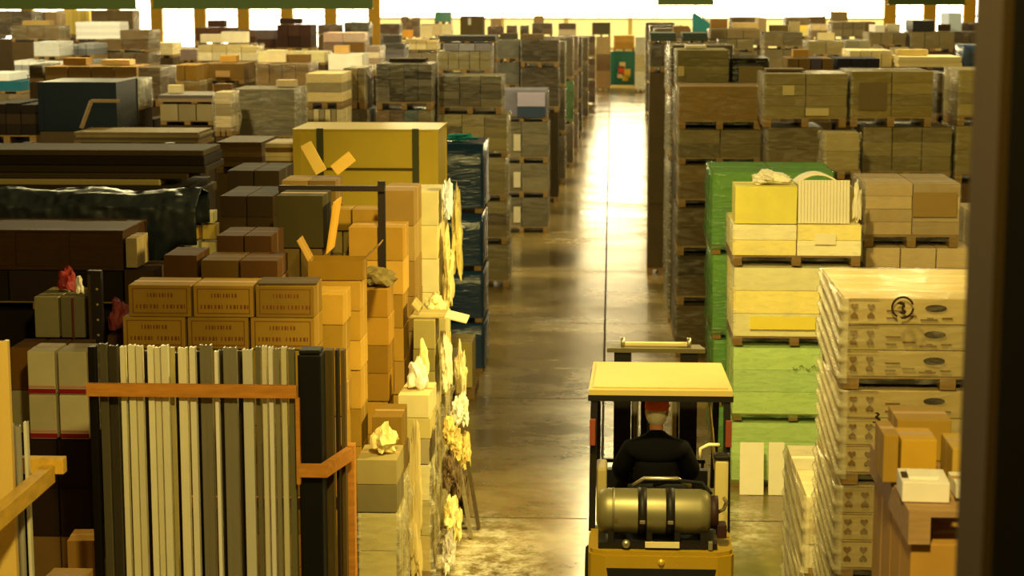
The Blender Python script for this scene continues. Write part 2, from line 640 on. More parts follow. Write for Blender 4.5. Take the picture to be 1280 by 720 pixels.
def floor_mat():
    m, nt, b, out = new_mat('concrete_floor')
    tc = nd(nt, 'ShaderNodeTexCoord')
    mp = nd(nt, 'ShaderNodeMapping')
    mp.inputs['Scale'].default_value = (.38, .5, 1)
    nt.links.new(tc.outputs['Object'], mp.inputs[0])
    n1 = nd(nt, 'ShaderNodeTexNoise')
    n1.inputs['Scale'].default_value = 1.1
    n1.inputs['Detail'].default_value = 7
    n1.inputs['Roughness'].default_value = .65
    nt.links.new(mp.outputs[0], n1.inputs['Vector'])
    n2 = nd(nt, 'ShaderNodeTexNoise')
    n2.inputs['Scale'].default_value = 9
    n2.inputs['Detail'].default_value = 6
    nt.links.new(tc.outputs['Object'], n2.inputs['Vector'])
    cr = nd(nt, 'ShaderNodeValToRGB')
    cr.color_ramp.elements[0].position = .32
    cr.color_ramp.elements[0].color = lin('#64522a')
    cr.color_ramp.elements[1].position = .68
    cr.color_ramp.elements[1].color = lin('#a28b50')
    nt.links.new(n1.outputs['Fac'], cr.inputs[0])
    c = mix_rgb(nt, .35, cr.outputs[0], n2.outputs['Color'], 'SOFT_LIGHT')
    # chalky dust trodden into the floor beside the goods near the forklift
    sp = nd(nt, 'ShaderNodeSeparateXYZ')
    nt.links.new(tc.outputs['Object'], sp.inputs[0])

    def blob(cx, cy, rx, ry):
        vs = nd(nt, 'ShaderNodeVectorMath', operation='SUBTRACT')
        nt.links.new(tc.outputs['Object'], vs.inputs[0])
        vs.inputs[1].default_value = (cx, cy, 0)
        vm = nd(nt, 'ShaderNodeVectorMath', operation='MULTIPLY')
        nt.links.new(vs.outputs[0], vm.inputs[0])
        vm.inputs[1].default_value = (1 / rx, 1 / ry, 0)
        ln = nd(nt, 'ShaderNodeVectorMath', operation='LENGTH')
        nt.links.new(vm.outputs[0], ln.inputs[0])
        mr = nd(nt, 'ShaderNodeMapRange')
        mr.inputs[1].default_value = 1.0
        mr.inputs[2].default_value = .35
        nt.links.new(ln.outputs['Value'], mr.inputs[0])
        return mr.outputs[0]
    n3 = nd(nt, 'ShaderNodeTexNoise')
    n3.inputs['Scale'].default_value = 4.5
    n3.inputs['Detail'].default_value = 8
    n3.inputs['Roughness'].default_value = .75
    nt.links.new(tc.outputs['Object'], n3.inputs['Vector'])
    m3 = nd(nt, 'ShaderNodeMapRange')
    m3.inputs[1].default_value = .44
    m3.inputs[2].default_value = .62
    nt.links.new(n3.outputs['Fac'], m3.inputs[0])
    for (cx, cy, rx, ry) in ((-1.15, 16.4, .75, 1.7), (1.15, 17.6, .5, 1.3)):
        f = nd(nt, 'ShaderNodeMath', operation='MULTIPLY')
        nt.links.new(blob(cx, cy, rx, ry), f.inputs[0])
        nt.links.new(m3.outputs[0], f.inputs[1])
        c = mix_rgb(nt, f.outputs[0], c, lin('#e4dcc6'))
    nt.links.new(c, b.inputs['Base Color'])
    rr = nd(nt, 'ShaderNodeMapRange')
    rr.inputs[1].default_value = .3
    rr.inputs[2].default_value = .7
    rr.inputs[3].default_value = .12
    rr.inputs[4].default_value = .3
    nt.links.new(n1.outputs['Fac'], rr.inputs[0])
    nt.links.new(rr.outputs[0], b.inputs['Roughness'])
    b.inputs['Specular IOR Level'].default_value = .75
    bp = nd(nt, 'ShaderNodeBump')
    bp.inputs['Strength'].default_value = .4
    bp.inputs['Distance'].default_value = .012
    nt.links.new(n1.outputs['Fac'], bp.inputs['Height'])
    nt.links.new(bp.outputs[0], b.inputs['Normal'])
    return m


fm = MB()
fm.box(X0, X1, Y0H, Y1H, -.2, 0)
struct(fm, 'floor', floor_mat())
# dark sealant in the slab joints: one along the aisle, the others across it
jm = MB()
jm.box(-.075, -.045, Y0H + .1, Y1H - .1, -.02, .0012)
for k in range(19):
    y = 1.55 + 5.4 * k
    jm.box(X0 + .1, X1 - .1, y, y + .022, -.02, .001)
struct(jm, 'trim_1', M('plain', '#43361f', rough=.9))

wall_m = M('paint', '#c9b070', rough=.7)
struct(MB().box(X0 - .2, X0, Y0H, Y1H, 0, HC), 'wall_left', M('paint', '#a39063', rough=.8))
struct(MB().box(X1, X1 + .2, Y0H, Y1H, 0, HC), 'wall_right', M('paint', '#a39063', rough=.8))
struct(MB().box(X0, X1, Y0H - .2, Y0H, 0, HC), 'wall_back', M('paint', '#6d6044', rough=.8))
struct(MB().box(X0 - .2, X1 + .2, Y0H - .2, Y1H + .2, HC, HC + .2), 'ceiling', M('paint', '#5d553f', rough=.9))

# end wall: a low wall under a long clerestory in the middle, taller glazed bays at either side
YE = Y1H - .3
wf = MB()
zs = 3.45                                 # sill of the clerestory
xa, xb = -12.6, 14.6
wf.box(xa, xb, YE, YE + .3, 0, zs)
wf.box(X0, X1, YE, YE + .3, 7.4, HC)
wf.box(X0, xa, YE, YE + .3, 0, 1.9)
wf.box(xb, X1, YE, YE + .3, 0, 1.9)
struct(wf, 'wall_front', M('paint', '#efdc86', rough=.75))
struct(MB().box(xa, xb, YE - .12, YE, zs - .1, zs), 'sill_1', M('paint', '#dfc98a'))
pillars = []
px = xa
wn = 1
day = M('emit', '#ffe8ae', power=17.0)
dayb = M('emit', '#fff0d0', power=7.0)
# clerestory bays
nb = 8
for k in range(nb):
    a, b_ = xa + (xb - xa) * k / nb + .02, xa + (xb - xa) * (k + 1) / nb - .02
    struct(MB().box(a, b_, YE + .2, YE + .24, zs, 7.4), 'window_%d' % wn, day)
    wn += 1
    # glowing yellow panes added over the solid wall to brighten this band
    struct(MB().box(a + .1, b_ - .1, YE - .03, YE - .01, 1.9, zs - .12), 'window_%d' % wn, M('emit', '#ffe07a', power=1.5))
    wn += 1
fr = MB()
for k in range(nb + 1):
    x = xa + (xb - xa) * k / nb
    fr.box(x - .05, x + .05, YE + .08, YE + .2, zs, 7.4)
struct(fr, 'trim_2', M('paint', '#d8cf9c'))
# side bays, with yellow piers between the panes
for (sa, sb, n) in ((X0, xa, 10), (xb, X1, 6)):
    for k in range(n):
        a, b_ = sa + (sb - sa) * k / n + .3, sa + (sb - sa) * (k + 1) / n - .3
        struct(MB().box(a, b_, YE + .2, YE + .24, 1.9, 7.4), 'window_%d' % wn, dayb)
        wn += 1
        bars = MB()
        for zz in (2.6, 3.5, 4.4, 5.3, 6.2):
            bars.box(a, b_, YE + .14, YE + .19, zz, zz + .07)
        bars.box((a + b_) / 2 - .03, (a + b_) / 2 + .03, YE + .14, YE + .19, 1.9, 7.4)
        struct(bars, 'trim_%d' % (wn + 2), M('paint', '#8a6a4a'))
    for k in range(n + 1):
        x = sa + (sb - sa) * k / n
        struct(MB().box(max(X0, x - .32), min(X1, x + .32), YE - .15, YE + .26, 0, 7.4), 'pillar_%d' % (len(pillars) + 1), M('paint', '#c79a1e', rough=.5))
        pillars.append(x)

# steel post of the gate the picture is taken through, close to the camera
gx, gz = at(1207, 360, 4.05)
gx2, _ = at(1236, 360, 3.7)
pm = MB()
for (a, b_, c, d) in ((gx, gx + .02, 3.77, 4.05), (gx + .02, gx + .28, 3.86, 3.88), (gx + .28, gx + .3, 3.77, 4.05)):
    pm.box(a, b_, c, d, 0, HC)
struct(pm, 'column_1', M('paint', '#38290c', rough=.9, spec=.1))
struct(MB().box(gx + .02, gx + 1.6, 3.77, 3.80, 0, HC), 'door_1', M('paint', '#100c06', rough=.9, spec=.1))

# green roof girders crossing the hall just under the lamps
gm = M('paint', '#4d5f2e', rough=.5)


def girder(label, pa, pb, yb, Y, tail=False):
    x0, z0 = at(pa, yb, Y)
    x1, _ = at(pb, yb, Y)
    mb = MB()
    mb.box(x0, x1, Y - .11, Y + .11, z0, z0 + .02)
    mb.box(x0, x1, Y - .006, Y + .006, z0 + .02, z0 + .42)
    mb.box(x0, x1, Y - .11, Y + .11, z0 + .42, z0 + .44)
    root = empty('girder', ((x0 + x1) / 2, Y, z0), label, 'girder')
    for v in range(len(mb.v)):
        a = mb.v[v]
        mb.v[v] = (a[0] - (x0 + x1) / 2, a[1] - Y, a[2] - z0)
    mb.build('beam', gm, root)
    hb = MB()
    n = max(2, int((x1 - x0) / 2.5) + 1)
    for k in range(n):
        x = -(x1 - x0) / 2 + .15 + ((x1 - x0) - .3) * k / (n - 1)
        hb.box(x - .015, x + .015, -.015, .015, .44, HC - z0)
    hb.build('hanger', M('metal', '#3a3428'), root)
    return root


girder('green steel girder above the white sheet pile, at the upper left corner', -60, 170, 11.5, 30.0)
girder('long green girder ending above the red topped pallet load', 192, 466, 11, 31.2)
girder('short green girder hanging over the middle of the aisle', 822, 892, 6.5, 34)
girder('green girder by the dark gate post, above the yellow piers', 1110, 1206, 6, 30)

# ------------------------------------------------------------------ light


def lamp(kind, loc, power, color, size=.25, rot=None, **kw):
    d = bpy.data.lights.new('lamp', kind)
    d.energy = power
    d.color = color
    if kind == 'AREA':
        d.shape = 'RECTANGLE'
        d.size, d.size_y = size
    else:
        d.shadow_soft_size = size
    for k, v in kw.items():
        setattr(d, k, v)
    o = bpy.data.objects.new('lamp', d)
    o.location = loc
    if rot:
        o.rotation_euler = rot
    COL.objects.link(o)
    return o


WARM = (1.0, .79, .24)
MID = (1.0, .84, .40)


def spot(loc, target, power, color, angle, blend=.5, size=.2):
    d = (Vector(target) - Vector(loc)).to_track_quat('-Z', 'Y').to_euler()
    return lamp('SPOT', loc, power, color, size, d, spot_size=math.radians(angle), spot_blend=blend)


# high-bay reflector lamps over the near end of the hall
spot((-.5, 9, 8.4), (2.2, 17.5, 1.5), 4300, WARM, 70, .6)
spot((5.4, 16.6, 6.7), (-2.6, 16.2, 1.8), 4200, WARM, 58, .6)
lamp('POINT', (.2, 3.4, 7.6), 2300, WARM, .25)
lamp('POINT', (0, 30, 8.8), 700, MID, .3)
lamp('POINT', (0, 46, 8.8), 900, MID, .3)
spot((-6.5, 20.5, 8.9), (-8, 36, 2.6), 2600, MID, 74, .7)
lamp('POINT', (9, 19, 8.9), 500, WARM, .3)
for y in (33, 52, 72):
    for x in (-16, -7, 8):
        lamp('POINT', (x, y, 9.0), 2300, MID, .4)
# daylight through a row of windows in the left wall
for k in range(5):
    y = 38 + 8 * k
    struct(MB().box(X0 + .01, X0 + .03, y, y + 6, 3.2, 6.6), 'window_%d' % wn, M('emit', '#dfeaff', power=9.0))
    wn += 1
    bars = MB()
    for j in range(4):
        bars.box(X0 + .03, X0 + .08, y + 2 * j - .04, y + 2 * j + .04, 3.2, 6.6)
    for zz in (3.15, 4.9, 6.55):
        bars.box(X0 + .03, X0 + .08, y - .04, y + 6.04, zz, zz + .08)
    struct(bars, 'trim_%d' % (wn + 40), M('paint', '#8a6a4a'))

w = bpy.data.worlds.new('world')
w.use_nodes = True
w.node_tree.nodes['Background'].inputs[0].default_value = (1, .75, .3, 1)
w.node_tree.nodes['Background'].inputs[1].default_value = .02
SC.world = w
SC.view_settings.view_transform = 'Standard'
SC.view_settings.look = 'None'
SC.view_settings.exposure = 0
SC.view_settings.gamma = 1
SC.view_settings.use_curve_mapping = False
# ------------------------------------------------------------------ right of the aisle
# the nearest wrapped column: cartons printed with pairs of hearts, hand holes and a round mark
INK = M('plain', '#2a1c12', rough=.8)
INK2 = M('plain', '#6a4d20', rough=.8)


def heart(cx, cz, s):
    pts = []
    for k in range(20):
        t = 2 * PI * k / 20
        x = 16 * math.sin(t) ** 3
        z = 13 * math.cos(t) - 5 * math.cos(2 * t) - 2 * math.cos(3 * t) - math.cos(4 * t)
        pts.append((cx + x * s / 34, cz + z * s / 34))
    return pts


def heart_print(o, w, d, h, i, k):
    y = -d / 2 - .0012
    mb = MB()
    for dx in (.06, .155):          # two hearts, the lower half of each a second heart upside down
        mb.prism(heart(-w / 2 + dx, h * .66, h * .30), y, y + .004, 'Y')
        mb.prism([(p[0], 2 * h * .33 - p[1]) for p in heart(-w / 2 + dx, h * .33, h * .30)], y, y + .004, 'Y')
    mb.build('printed_hearts', INK2, o)
    mb = MB()
    n = 16
    cx, cz = -w / 2 + .525, h * .62
    mb.prism([(cx + .062 * math.cos(2 * PI * q / n), cz + .02 * math.sin(2 * PI * q / n)) for q in range(n)], y, y + .004, 'Y')
    mb.build('hand_hole', INK, o)
    t = MB()
    for (u, v, l) in ((.20, .5, .07), (.20, .22, .05), (.28, .3, .06), (.36, .16, .08), (.39, .22, .03), (.46, .22, .05)):
        t.box(-w / 2 + w * u, -w / 2 + w * u + w * l, y, y + .004, h * v, h * v + .007)
    t.box(-w / 2 + .016, -w / 2 + .2, y, y + .0035, h * .95, h * .965)
    t.build('printed_text', INK2, o)


CT = ['#a08c5c', '#9b8756', '#a59260', '#9d8958', '#a28e5e']
YB = 11.0
xB0 = at(1054, 420, YB)[0]
xB1 = xB0 + 1.22


def zB(py):
    return at(1054, py, YB)[1]


bz = [zB(371), zB(487), zB(607), zB(727)]
hz = bz[2] - bz[3]
while bz[-1] > hz * 1.5:
    bz.append(bz[-1] - hz)
bz.append(0)
names = ['topmost tile load with a round mark and three hand holes, beside the gate post',
         'tile load second from top in the heart printed column, half behind brown boxes',
         'tile load third from top in the heart printed column, showing three heart pairs',
         'tile load fourth from top in the heart printed column beside the gate post']
hearts = []
for k in range(len(bz) - 1):
    lab = names[k] if k < 4 else 'tile load %s from top in the heart printed column beside the gate post' % ORD[k]
    o = load(lab, xB0 + .01 * (k % 2), xB1 + .01 * (k % 2), YB + .012 * (k % 3), 1.2, bz[k + 1], bz[k], CT, nx=1, nz=3, ny=2, wrap='wound',
             amp=.02, seg=.02, off=.014, bev=.004, prints=heart_print if k < 3 else None, hp=.075, slope=-.22, cat='tile load',
             name='tile_load', freq=40.0)
    hearts.append(o)
FOOT.append((xB0 - .05, xB1 + .05, YB, YB + 1.25))


def ring_mark(root, cx, cz, r, y):
    mb = MB()
    n = 28
    for a0, a1 in ((.3, 4.2), (4.6, 6.2)):
        pts = []
        m = 14
        for q in range(m + 1):
            a = a0 + (a1 - a0) * q / m
            pts.append((cx + r * math.cos(a), cz + r * math.sin(a)))
        for q in range(m, -1, -1):
            a = a0 + (a1 - a0) * q / m
            pts.append((cx + r * .82 * math.cos(a), cz + r * .82 * math.sin(a)))
        mb.prism(pts, y, y + .003, 'Y')
    # leaping curl inside the ring
    cur = [(-.55, .35), (-.2, .55), (.15, .42), (.22, .1), (.05, -.1), (.35, -.35), (.2, -.6), (-.15, -.55), (-.32, -.38), (-.05, -.36), (-.12, -.05), (-.05, .2), (-.3, .28)]
    mb.prism([(cx + p[0] * r, cz + p[1] * r) for p in cur], y, y + .003, 'Y')
    return mb.build('logo', INK, root)


def three_mark(root, cx, cz, s, y):
    cur = [(-.5, .8), (.1, 1), (.55, .6), (.2, .1), (.7, -.3), (.6, -.9), (-.6, -1), (-.75, -.7), (.1, -.75), (.25, -.4), (-.3, -.1), (-.35, .15), (.05, .5), (-.1, .7)]
    return MB().prism([(cx + p[0] * s, cz + p[1] * s) for p in cur], y, y + .003, 'Y').build('logo', INK, root)


def local_on(root, px, py, Y):
    x, z = at(px, py, Y)
    return x - root.location.x, z - root.location.z


yq = -.6 - .014 - .05
cx, cz = local_on(hearts[0], 1128, 384, YB - .05)
ring_mark(hearts[0], cx, cz, .066, yq)
MB().box(cx + .46, cx + .5, yq, yq + .003, cz - .17, cz - .03).build('orange_sticker', M('paper', '#cf7a2c'), hearts[0])
MB().box(cx + .52, cx + .62, yq, yq + .003, cz - .32, cz - .14).build('label_sheet', M('paper', '#d8cdb4'), hearts[0])
cx, cz = local_on(hearts[1], 1096, 522, YB - .05)
three_mark(hearts[1], cx, cz, .033, yq)

# the low wrapped column hidden behind it, its flank to the aisle
YL = 12.42
xl = at(981, 600, 13.9)[0]
zt = at(985, 556, 13.85)[1]
n = 3
for k in range(n):
    load(['wrapped tile load on the floor behind the heart printed column', 'wrapped tile load in the middle of the low column behind the hearts',
          'white topped tile load on the low column behind the heart printed tiles'][k],
         xl, xl + 1.2, YL, 1.45, zt * k / n, zt * (k + 1) / n, ['#cfc3a0', '#b5a57c', '#c4b68c'], nx=2, nz=3, ny=2, wrap='wound', seg=.024, amp=.016,
         hp=.06, cat='tile load', name='tile_load', freq=26, slope=-.22)
FOOT.append((xl - .05, xl + 1.25, YL, YL + 1.47))

# nearest of all: a tall cardboard load with an open pallet of odd boxes on top
Y0 = 7.75
xc0 = at(1138, 680, Y0)[0]
xc1 = xc0 + 1.1
zp = at(1150, 668, Y0)[1]
load('cardboard load by the gate post, under the pallet of odd brown boxes', xc0, xc1, Y0 + .03, 1.15, zp - .95, zp - .045, ['#a8703a', '#b98a4e'], nx=2, nz=1, ny=2,
     wrap=None, bev=.006, hp=.1, seg=.06)
load('bottom cardboard load by the gate post, standing on the floor', xc0, xc1, Y0 + .03, 1.15, 0, zp - .95, ['#a8703a', '#8d6034'], nx=2, nz=2, ny=2, hp=.12, seg=.06)
pal = empty('pallet', ((xc0 + xc1) / 2, Y0 + .6, zp - .043), 'open wooden pallet carrying odd brown boxes, beside the gate post', 'pallet')
pallet_mb(1.12, 1.2, .14).build('deck', M('wood', '#a5835a'), pal)
zd = zp - .043 + .142


def px_box(label, pa, pb, ya, Y, d, c, rot=0, z0=None, **kw):
    z0 = zd if z0 is None else z0
    xa, z1 = at(pa, ya, Y)
    xb, _ = at(pb, ya, Y)
    return single_carton(label, (xa + xb) / 2, Y, z0, xb - xa, d, z1 - z0, c, rot, **kw)


px_box('tall plain brown carton standing on the open pallet', 1127, 1172, 549, 8.2, .24, '#b98a2c', 0)
px_box('brown side carton leaning open against the tall plain carton', 1105, 1124, 543, 8.2, .28, '#94702a', .0)
px_box('printed brown carton behind the tall plain carton on the pallet', 1122, 1190, 524, 8.6, .3, '#b08a35', 0)
px_box('small flat brown carton with white trim, at the gate post end', 1191, 1215, 560, 8.2, .3, '#b0903f', 0)
# white flat carton lying at the pallet's near edge, with folded lid
xa, _ = at(1130, 640, 7.86)
xb, _ = at(1189, 640, 7.86)
wc = empty('carton', ((xa + xb) / 2, 8.0, zd + .002), 'flat white carton with folded lid at the near edge of the pallet', 'carton', -.05)
ww = xb - xa
MB().box(-ww / 2, ww / 2, -.12, .12, 0, .085, 0, .004).build('body', M('paper', '#e6ddd4'), wc)
MB().box(-ww * .35, ww * .3, -.08, .06, .0855, .1, 0, .003).build('lid', M('paper', '#efe8e2'), wc)
MB().box(-ww * .48, -ww * .30, -.05, .02, .0855, .097, 0, .003).build('clip', M('plain', '#3a2a1c'), wc)
xa, _ = at(1194, 640, 7.95)
single_carton('small white carton at the gate post end of the pallet', xa + .05, 7.95, zd, .1, .2, .07, '#e2d9c8', 0, bev=.004)
FOOT.append((xc0 - .05, xc1 + .05, 7.7, 9.1))

# ---- yellow carton column and green wrapped goods at the aisle
YC = 19.0
CY = ['#e3d26a', '#e8d568', '#dfc04a', '#e6d38c', '#eadb98']


def zC(py):
    return at(913, py, YC)[1]


xC0 = at(913, 420, YC)[0]
xC1 = at(1074, 420, YC)[0]
r = load('yellow carton load with white scraps on top, head of the yellow and green column', xC0, xC1, YC, 1.1, zC(332), zC(280), ['#efe090', '#ece4bc'], nx=2, nz=2, ny=2,
         wrap='clear', bev=.004, hp=.1, cat='pallet load', seg=.08)
MB().box(.17, .38, -.5815, -.5785, .22, .33).build('label_sheet', M('paper', '#f0e6c0'), r)
zz = zC(280)
cw = (xC1 - xC0)
single_carton('big plain yellow carton on the yellow load, left of a white panel', xC0 + cw * .25 + .01, YC + .02, zz, cw * .5 - .03, .5, zC(233) - zz, '#e9dd6c')
single_carton('tan carton behind the white panel on top of the yellow load', xC0 + cw * .74, YC + .3, zz, cw * .42, .5, zC(236) - zz, '#c9b57c')
pn = empty('panel', (xC0 + cw * .71, YC + .06, zz + .004), 'white fluted panel leaning on the tan carton over the yellow load', 'panel')
mbp = MB()
pw, phh = cw * .40, zC(226) - zz
nn = 16
for k in range(nn):
    mbp.box(-pw / 2 + pw * k / nn, -pw / 2 + pw * (k + .8) / nn, 0, .022, 0, phh)
mbp.box(-pw / 2, pw / 2, .022, .03, 0, phh)
mbp.build('fluted_face', M('paper', '#efe6cc'), pn)
pn.rotation_euler = (math.radians(-8), 0, 0)


def crumple(label, cx, cy, z0, rx, ry, h, c, seed, name='crumpled_paper', cat='crumpled paper', mat='paper', thick=True, rot=0, detail=3, freq=1.5):
    """a crushed sheet of packing: a lumpy folded body resting on what is below"""
    bm = bmesh.new()
    bmesh.ops.create_icosphere(bm, subdivisions=detail, radius=1)
    for v in bm.verts:
        p = v.co.copy()
        n1 = noise.noise(p * freq + Vector((seed, 0, 0)))
        n2 = abs(noise.noise(p * freq * 2 + Vector((0, seed, 3))))
        f = 1 + .55 * n1 - .5 * n2
        v.co = Vector((p.x * rx * f, p.y * ry * f, max(p.z, -.55) * h * .65 * f))
    lo = min(v.co.z for v in bm.verts)
    for v in bm.verts:
        v.co.z -= lo
    bm.verts.index_update()
    mb = MB().add([tuple(v.co) for v in bm.verts], [[v.index for v in f.verts] for f in bm.faces], 0, False)
    bm.free()
    o = mb.build(name, M(mat, c), None, (cx, cy, z0 + .003), (0, 0, rot))
    return tag(o, label, cat)


zt2 = zC(233) + .002
crumple('white crumpled sheet lying on the big plain yellow carton', xC0 + cw * .30, YC + .26, zt2, .2, .17, .12, '#efe7d2', 1.3, detail=4)
crumple('roll of crushed white foam beside the white fluted panel', xC0 + cw * .965, YC + .12, zz, .045, .06, .36, '#e9dfc6', 4.1)


def curl(label, cx, cy, z0, w, l, h, c, rot=0, name='foam_sheet', cat='foam sheet', t=.02):
    """an arched offcut of packing foam"""
    n = 12
    top = [(-w / 2 + w * k / n, h * math.sin(PI * k / n) ** .8) for k in range(n + 1)]
    pts = [(x, z + t) for x, z in top] + [(x, max(0, z)) for x, z in top[::-1]]
    o = MB().prism(pts, -l / 2, l / 2, 'Y').build(name, M('paper', c), None, (cx, cy, z0 + .003), (0, 0, rot))
    return tag(o, label, cat)


curl('arched white foam sheet over the top of the tan carton', xC0 + cw * .68, YC + .58, zC(236) + .002, .42, .25, .09, '#eee3c4', .1)

# second load of the column, still yellow
r2 = load('lower yellow carton load, between the white topped load and the green one', xC0 + .02, xC1 - .02, YC + .01, 1.1, zC(432), zC(334), ['#f2eab4', '#efe088', '#f2ecc0', '#f2eab8'], nx=1, nz=3, ny=2,
          wrap='clear', hp=.09, bev=.004, seg=.08)
MB().box(-.45, .2, -.5835, -.5805, .17, .3).build('yellow_band', M('paper', '#ecd94e'), r2)
r3 = load('bright green wrapped carton load, third from the top of its column', xC0 + .03, xC1 - .02, YC + .01, 1.1, zC(526), zC(434), ['#dcdcb4', '#e4e6c4'], nx=1, nz=3, ny=2, wrap='lime',
          hp=.07, seg=.08)
r4 = load('bottom green wrapped load behind two white boards at the aisle', xC0 + .03, xC1 - .02, YC + .02, 1.1, 0, zC(528), ['#dcdcb4', '#e4e6c4'], nx=1, nz=3, ny=2, wrap='lime', hp=.07, seg=.08)
# black scribble on the green film
t = MB()
for k in range(9):
    x = -.02 + k * .062
    t.bar((x, -.5835, .56), (x + .03, -.5835, .53 + .05 * (k % 2)), .012, .004)
    t.bar((x + .03, -.5835, .53 + .05 * (k % 2)), (x + .05, -.5835, .55), .012, .004)
t.build('lettering', M('plain', '#27351c'), r3)
FOOT.append((xC0 - .03, xC1 + .03, YC - .1, YC + 1.15))
for k, (pa, pb) in enumerate(((925, 955), (961, 981))):
    xa = at(pa, 592, 18.7)[0]
    xb = at(pb, 592, 18.7)[0]
    zb = at(pa, 552, 18.8)[1]
    b = MB().box(-(xb - xa) / 2, (xb - xa) / 2, 0, .03, 0, zb, 0, .004).build('board', M('paper', '#f1ead0'), None, ((xa + xb) / 2, 18.7, .004), (math.radians(-9), 0, 0))
    tag(b, ['wider white board leaning on the bottom green load', 'narrower white board leaning beside the wider one on the green load'][k], 'board')
# small pale debris at the foot of the boards is dust in the floor

# the deeper green wrapped column
YG = 20.35
xG0 = at(889, 300, YG)[0]
xG1 = at(1040, 300, YG)[0]
gz = [at(889, p, YG)[1] for p in (214, 318, 424, 508)] + [0]
for k in range(4):
    load(['green film wrapped load, topmost behind the white scraps', 'green film wrapped load second from top, behind the yellow cartons',
          'green film wrapped load third from top, beside the forklift mast', 'green film wrapped load on the floor behind the yellow column'][k],
         xG0 + .02 * k, xG1, YG, 1.2, gz[k + 1], gz[k], ['#7a9a5a', '#8aa860'], nx=2, nz=2, ny=1, wrap='green', hp=.1, seg=.07, amp=.02)
FOOT.append((xG0 - .03, xG1 + .03, YG, YG + 1.23))

stk = lambda key, Y, dep, tiers, **kw: stack(key, Y, dep, tiers, **kw)
TAN = ['#a8916a', '#9c865e', '#b39c72']
OLV = ['#8a7a50', '#7d6e48', '#94845a']
stk('the load with the square brown label', 19.9, 1.1, [
    ((1081, 1200), (226, 306), 'load', TAN, 'wrapped tan load with a square brown label, right of the white panel',
     dict(nz=4, nx=2, ny=2, sticker=[(.5, .96, .48, .86, '#8a6e34')])),
    ((1081, 1213), (308, 395), 'load', TAN, 'wide tan load just under the one with the square label', dict(nz=3, nx=3, ny=2)),
    ((1081, 1213), (395, 490), 'load', TAN, 'third tan load under the square label, behind the heart printed tiles', dict(nz=3, nx=2))], fixed=True, low='#9c865e')
stk('the pale load beside the gate post', 21.2, 1.1, [
    ((1215, 1300), (263, 340), 'load', ['#b8a478', '#a8946a'], 'pale strip of a wrapped load beside the gate post', {})], fixed=True)

# two tier row a few metres further back
stk('the plain carton load of three rows', 24.82, 1.1, [
    ((955, 1059), (91, 158), 'load', ['#a08c54', '#968250', '#aa965e'], 'olive tan carton load of four rows, left of the brown square label', dict(nz=4, nx=2, ny=2,
     sticker=[(.22, .36, .6, .78, '#b0a070'), (.5, .78, .22, .36, '#b0a070')])),
    ((958, 1027), (161, 224), 'load', ['#7d6a44', '#6d5c3c'], 'dark wrapped load under the olive tan load of four rows', dict(nz=2, nx=1))], fixed=True)
stk('the olive load with the dark square', 25.0, 1.15, [
    ((1063, 1166), (88, 157), 'load', ['#9c863c', '#8f7a3c', '#a48e46'], 'olive load with a dark brown square label on its face', dict(nz=4, nx=2, ny=2,
     sticker=[(.1, .44, .3, .8, '#5d4a24')])),
    ((1078, 1189), (160, 224), 'load', ['#978450', '#a08d58', '#8b784a'], 'strapped olive carton load under the one with a dark square', dict(nz=3, nx=3, ny=2))], fixed=True, low='#8b784a')
stk('the torn clear film bag', 23.7, .5, [
    ((1030, 1074), (164, 222), 'load', ['#8a7a50', '#a08f62'], 'narrow load under a torn clear film bag, above the green film', dict(nz=2, nx=1, wrap='heavy', seg=.05, amp=.03))], fixed=True)
stk('the dark wrapped load in the third bay', 26.45, .9, [
    ((1171, 1185), (90, 152), 'load', ['#4a3a22', '#54432a'], 'dark slim wrapped load right of the dark square label', dict(nz=2, nx=1))], fixed=True)
stk('the pale striped load', 25.2, 1.1, [
    ((1197, 1300), (86, 155), 'load', ['#b59f5c', '#a8924e', '#bca864'], 'pale striped carton load partly behind the gate post', dict(nz=4, nx=2)),
    ((1194, 1300), (157, 226), 'load', ['#a8924e', '#9a8648'], 'striped olive load under the pale one by the gate post', dict(nz=2, nx=2))], fixed=True)

# the column that stands out into the aisle
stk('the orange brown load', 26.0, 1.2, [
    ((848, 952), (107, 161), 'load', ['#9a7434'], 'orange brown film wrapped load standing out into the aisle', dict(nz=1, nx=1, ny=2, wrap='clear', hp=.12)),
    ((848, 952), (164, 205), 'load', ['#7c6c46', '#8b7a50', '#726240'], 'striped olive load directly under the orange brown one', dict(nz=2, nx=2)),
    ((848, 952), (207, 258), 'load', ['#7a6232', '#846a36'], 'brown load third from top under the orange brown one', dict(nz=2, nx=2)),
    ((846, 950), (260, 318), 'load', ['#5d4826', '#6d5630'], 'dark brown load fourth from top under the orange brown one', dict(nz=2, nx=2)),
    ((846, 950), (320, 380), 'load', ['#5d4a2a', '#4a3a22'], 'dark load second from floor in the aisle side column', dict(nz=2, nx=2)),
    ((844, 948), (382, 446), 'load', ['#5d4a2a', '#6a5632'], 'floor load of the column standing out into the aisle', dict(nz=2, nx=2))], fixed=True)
stk('the striped olive load behind', 27.3, 1.2, [
    ((846, 911), (62, 112), 'load', ['#8d8048', '#9a8c50', '#84773e'], 'pale olive striped load rising behind the orange brown one', dict(nz=4, nx=1, ny=2,
     sticker=[(.02, .14, .35, .6, '#b0a070'), (.18, .55, .2, .5, '#6a5c34')])),
    ((844, 911), (114, 180), 'load', ['#6d5c3c'], 'second load under the pale olive striped one at the aisle', {})], fixed=True, low='#54452c')
stk('the dark arched load', 27.3, 1.2, [
    ((914, 960), (72, 112), 'load', ['#5a4c2a', '#4d4024'], 'dark rounded load with a brown label, right of the pale olive one', dict(nz=1, nx=1, wrap='black',
     sticker=[(.2, .85, .15, .75, '#6e5c30')]))], fixed=True, low='#54452c')
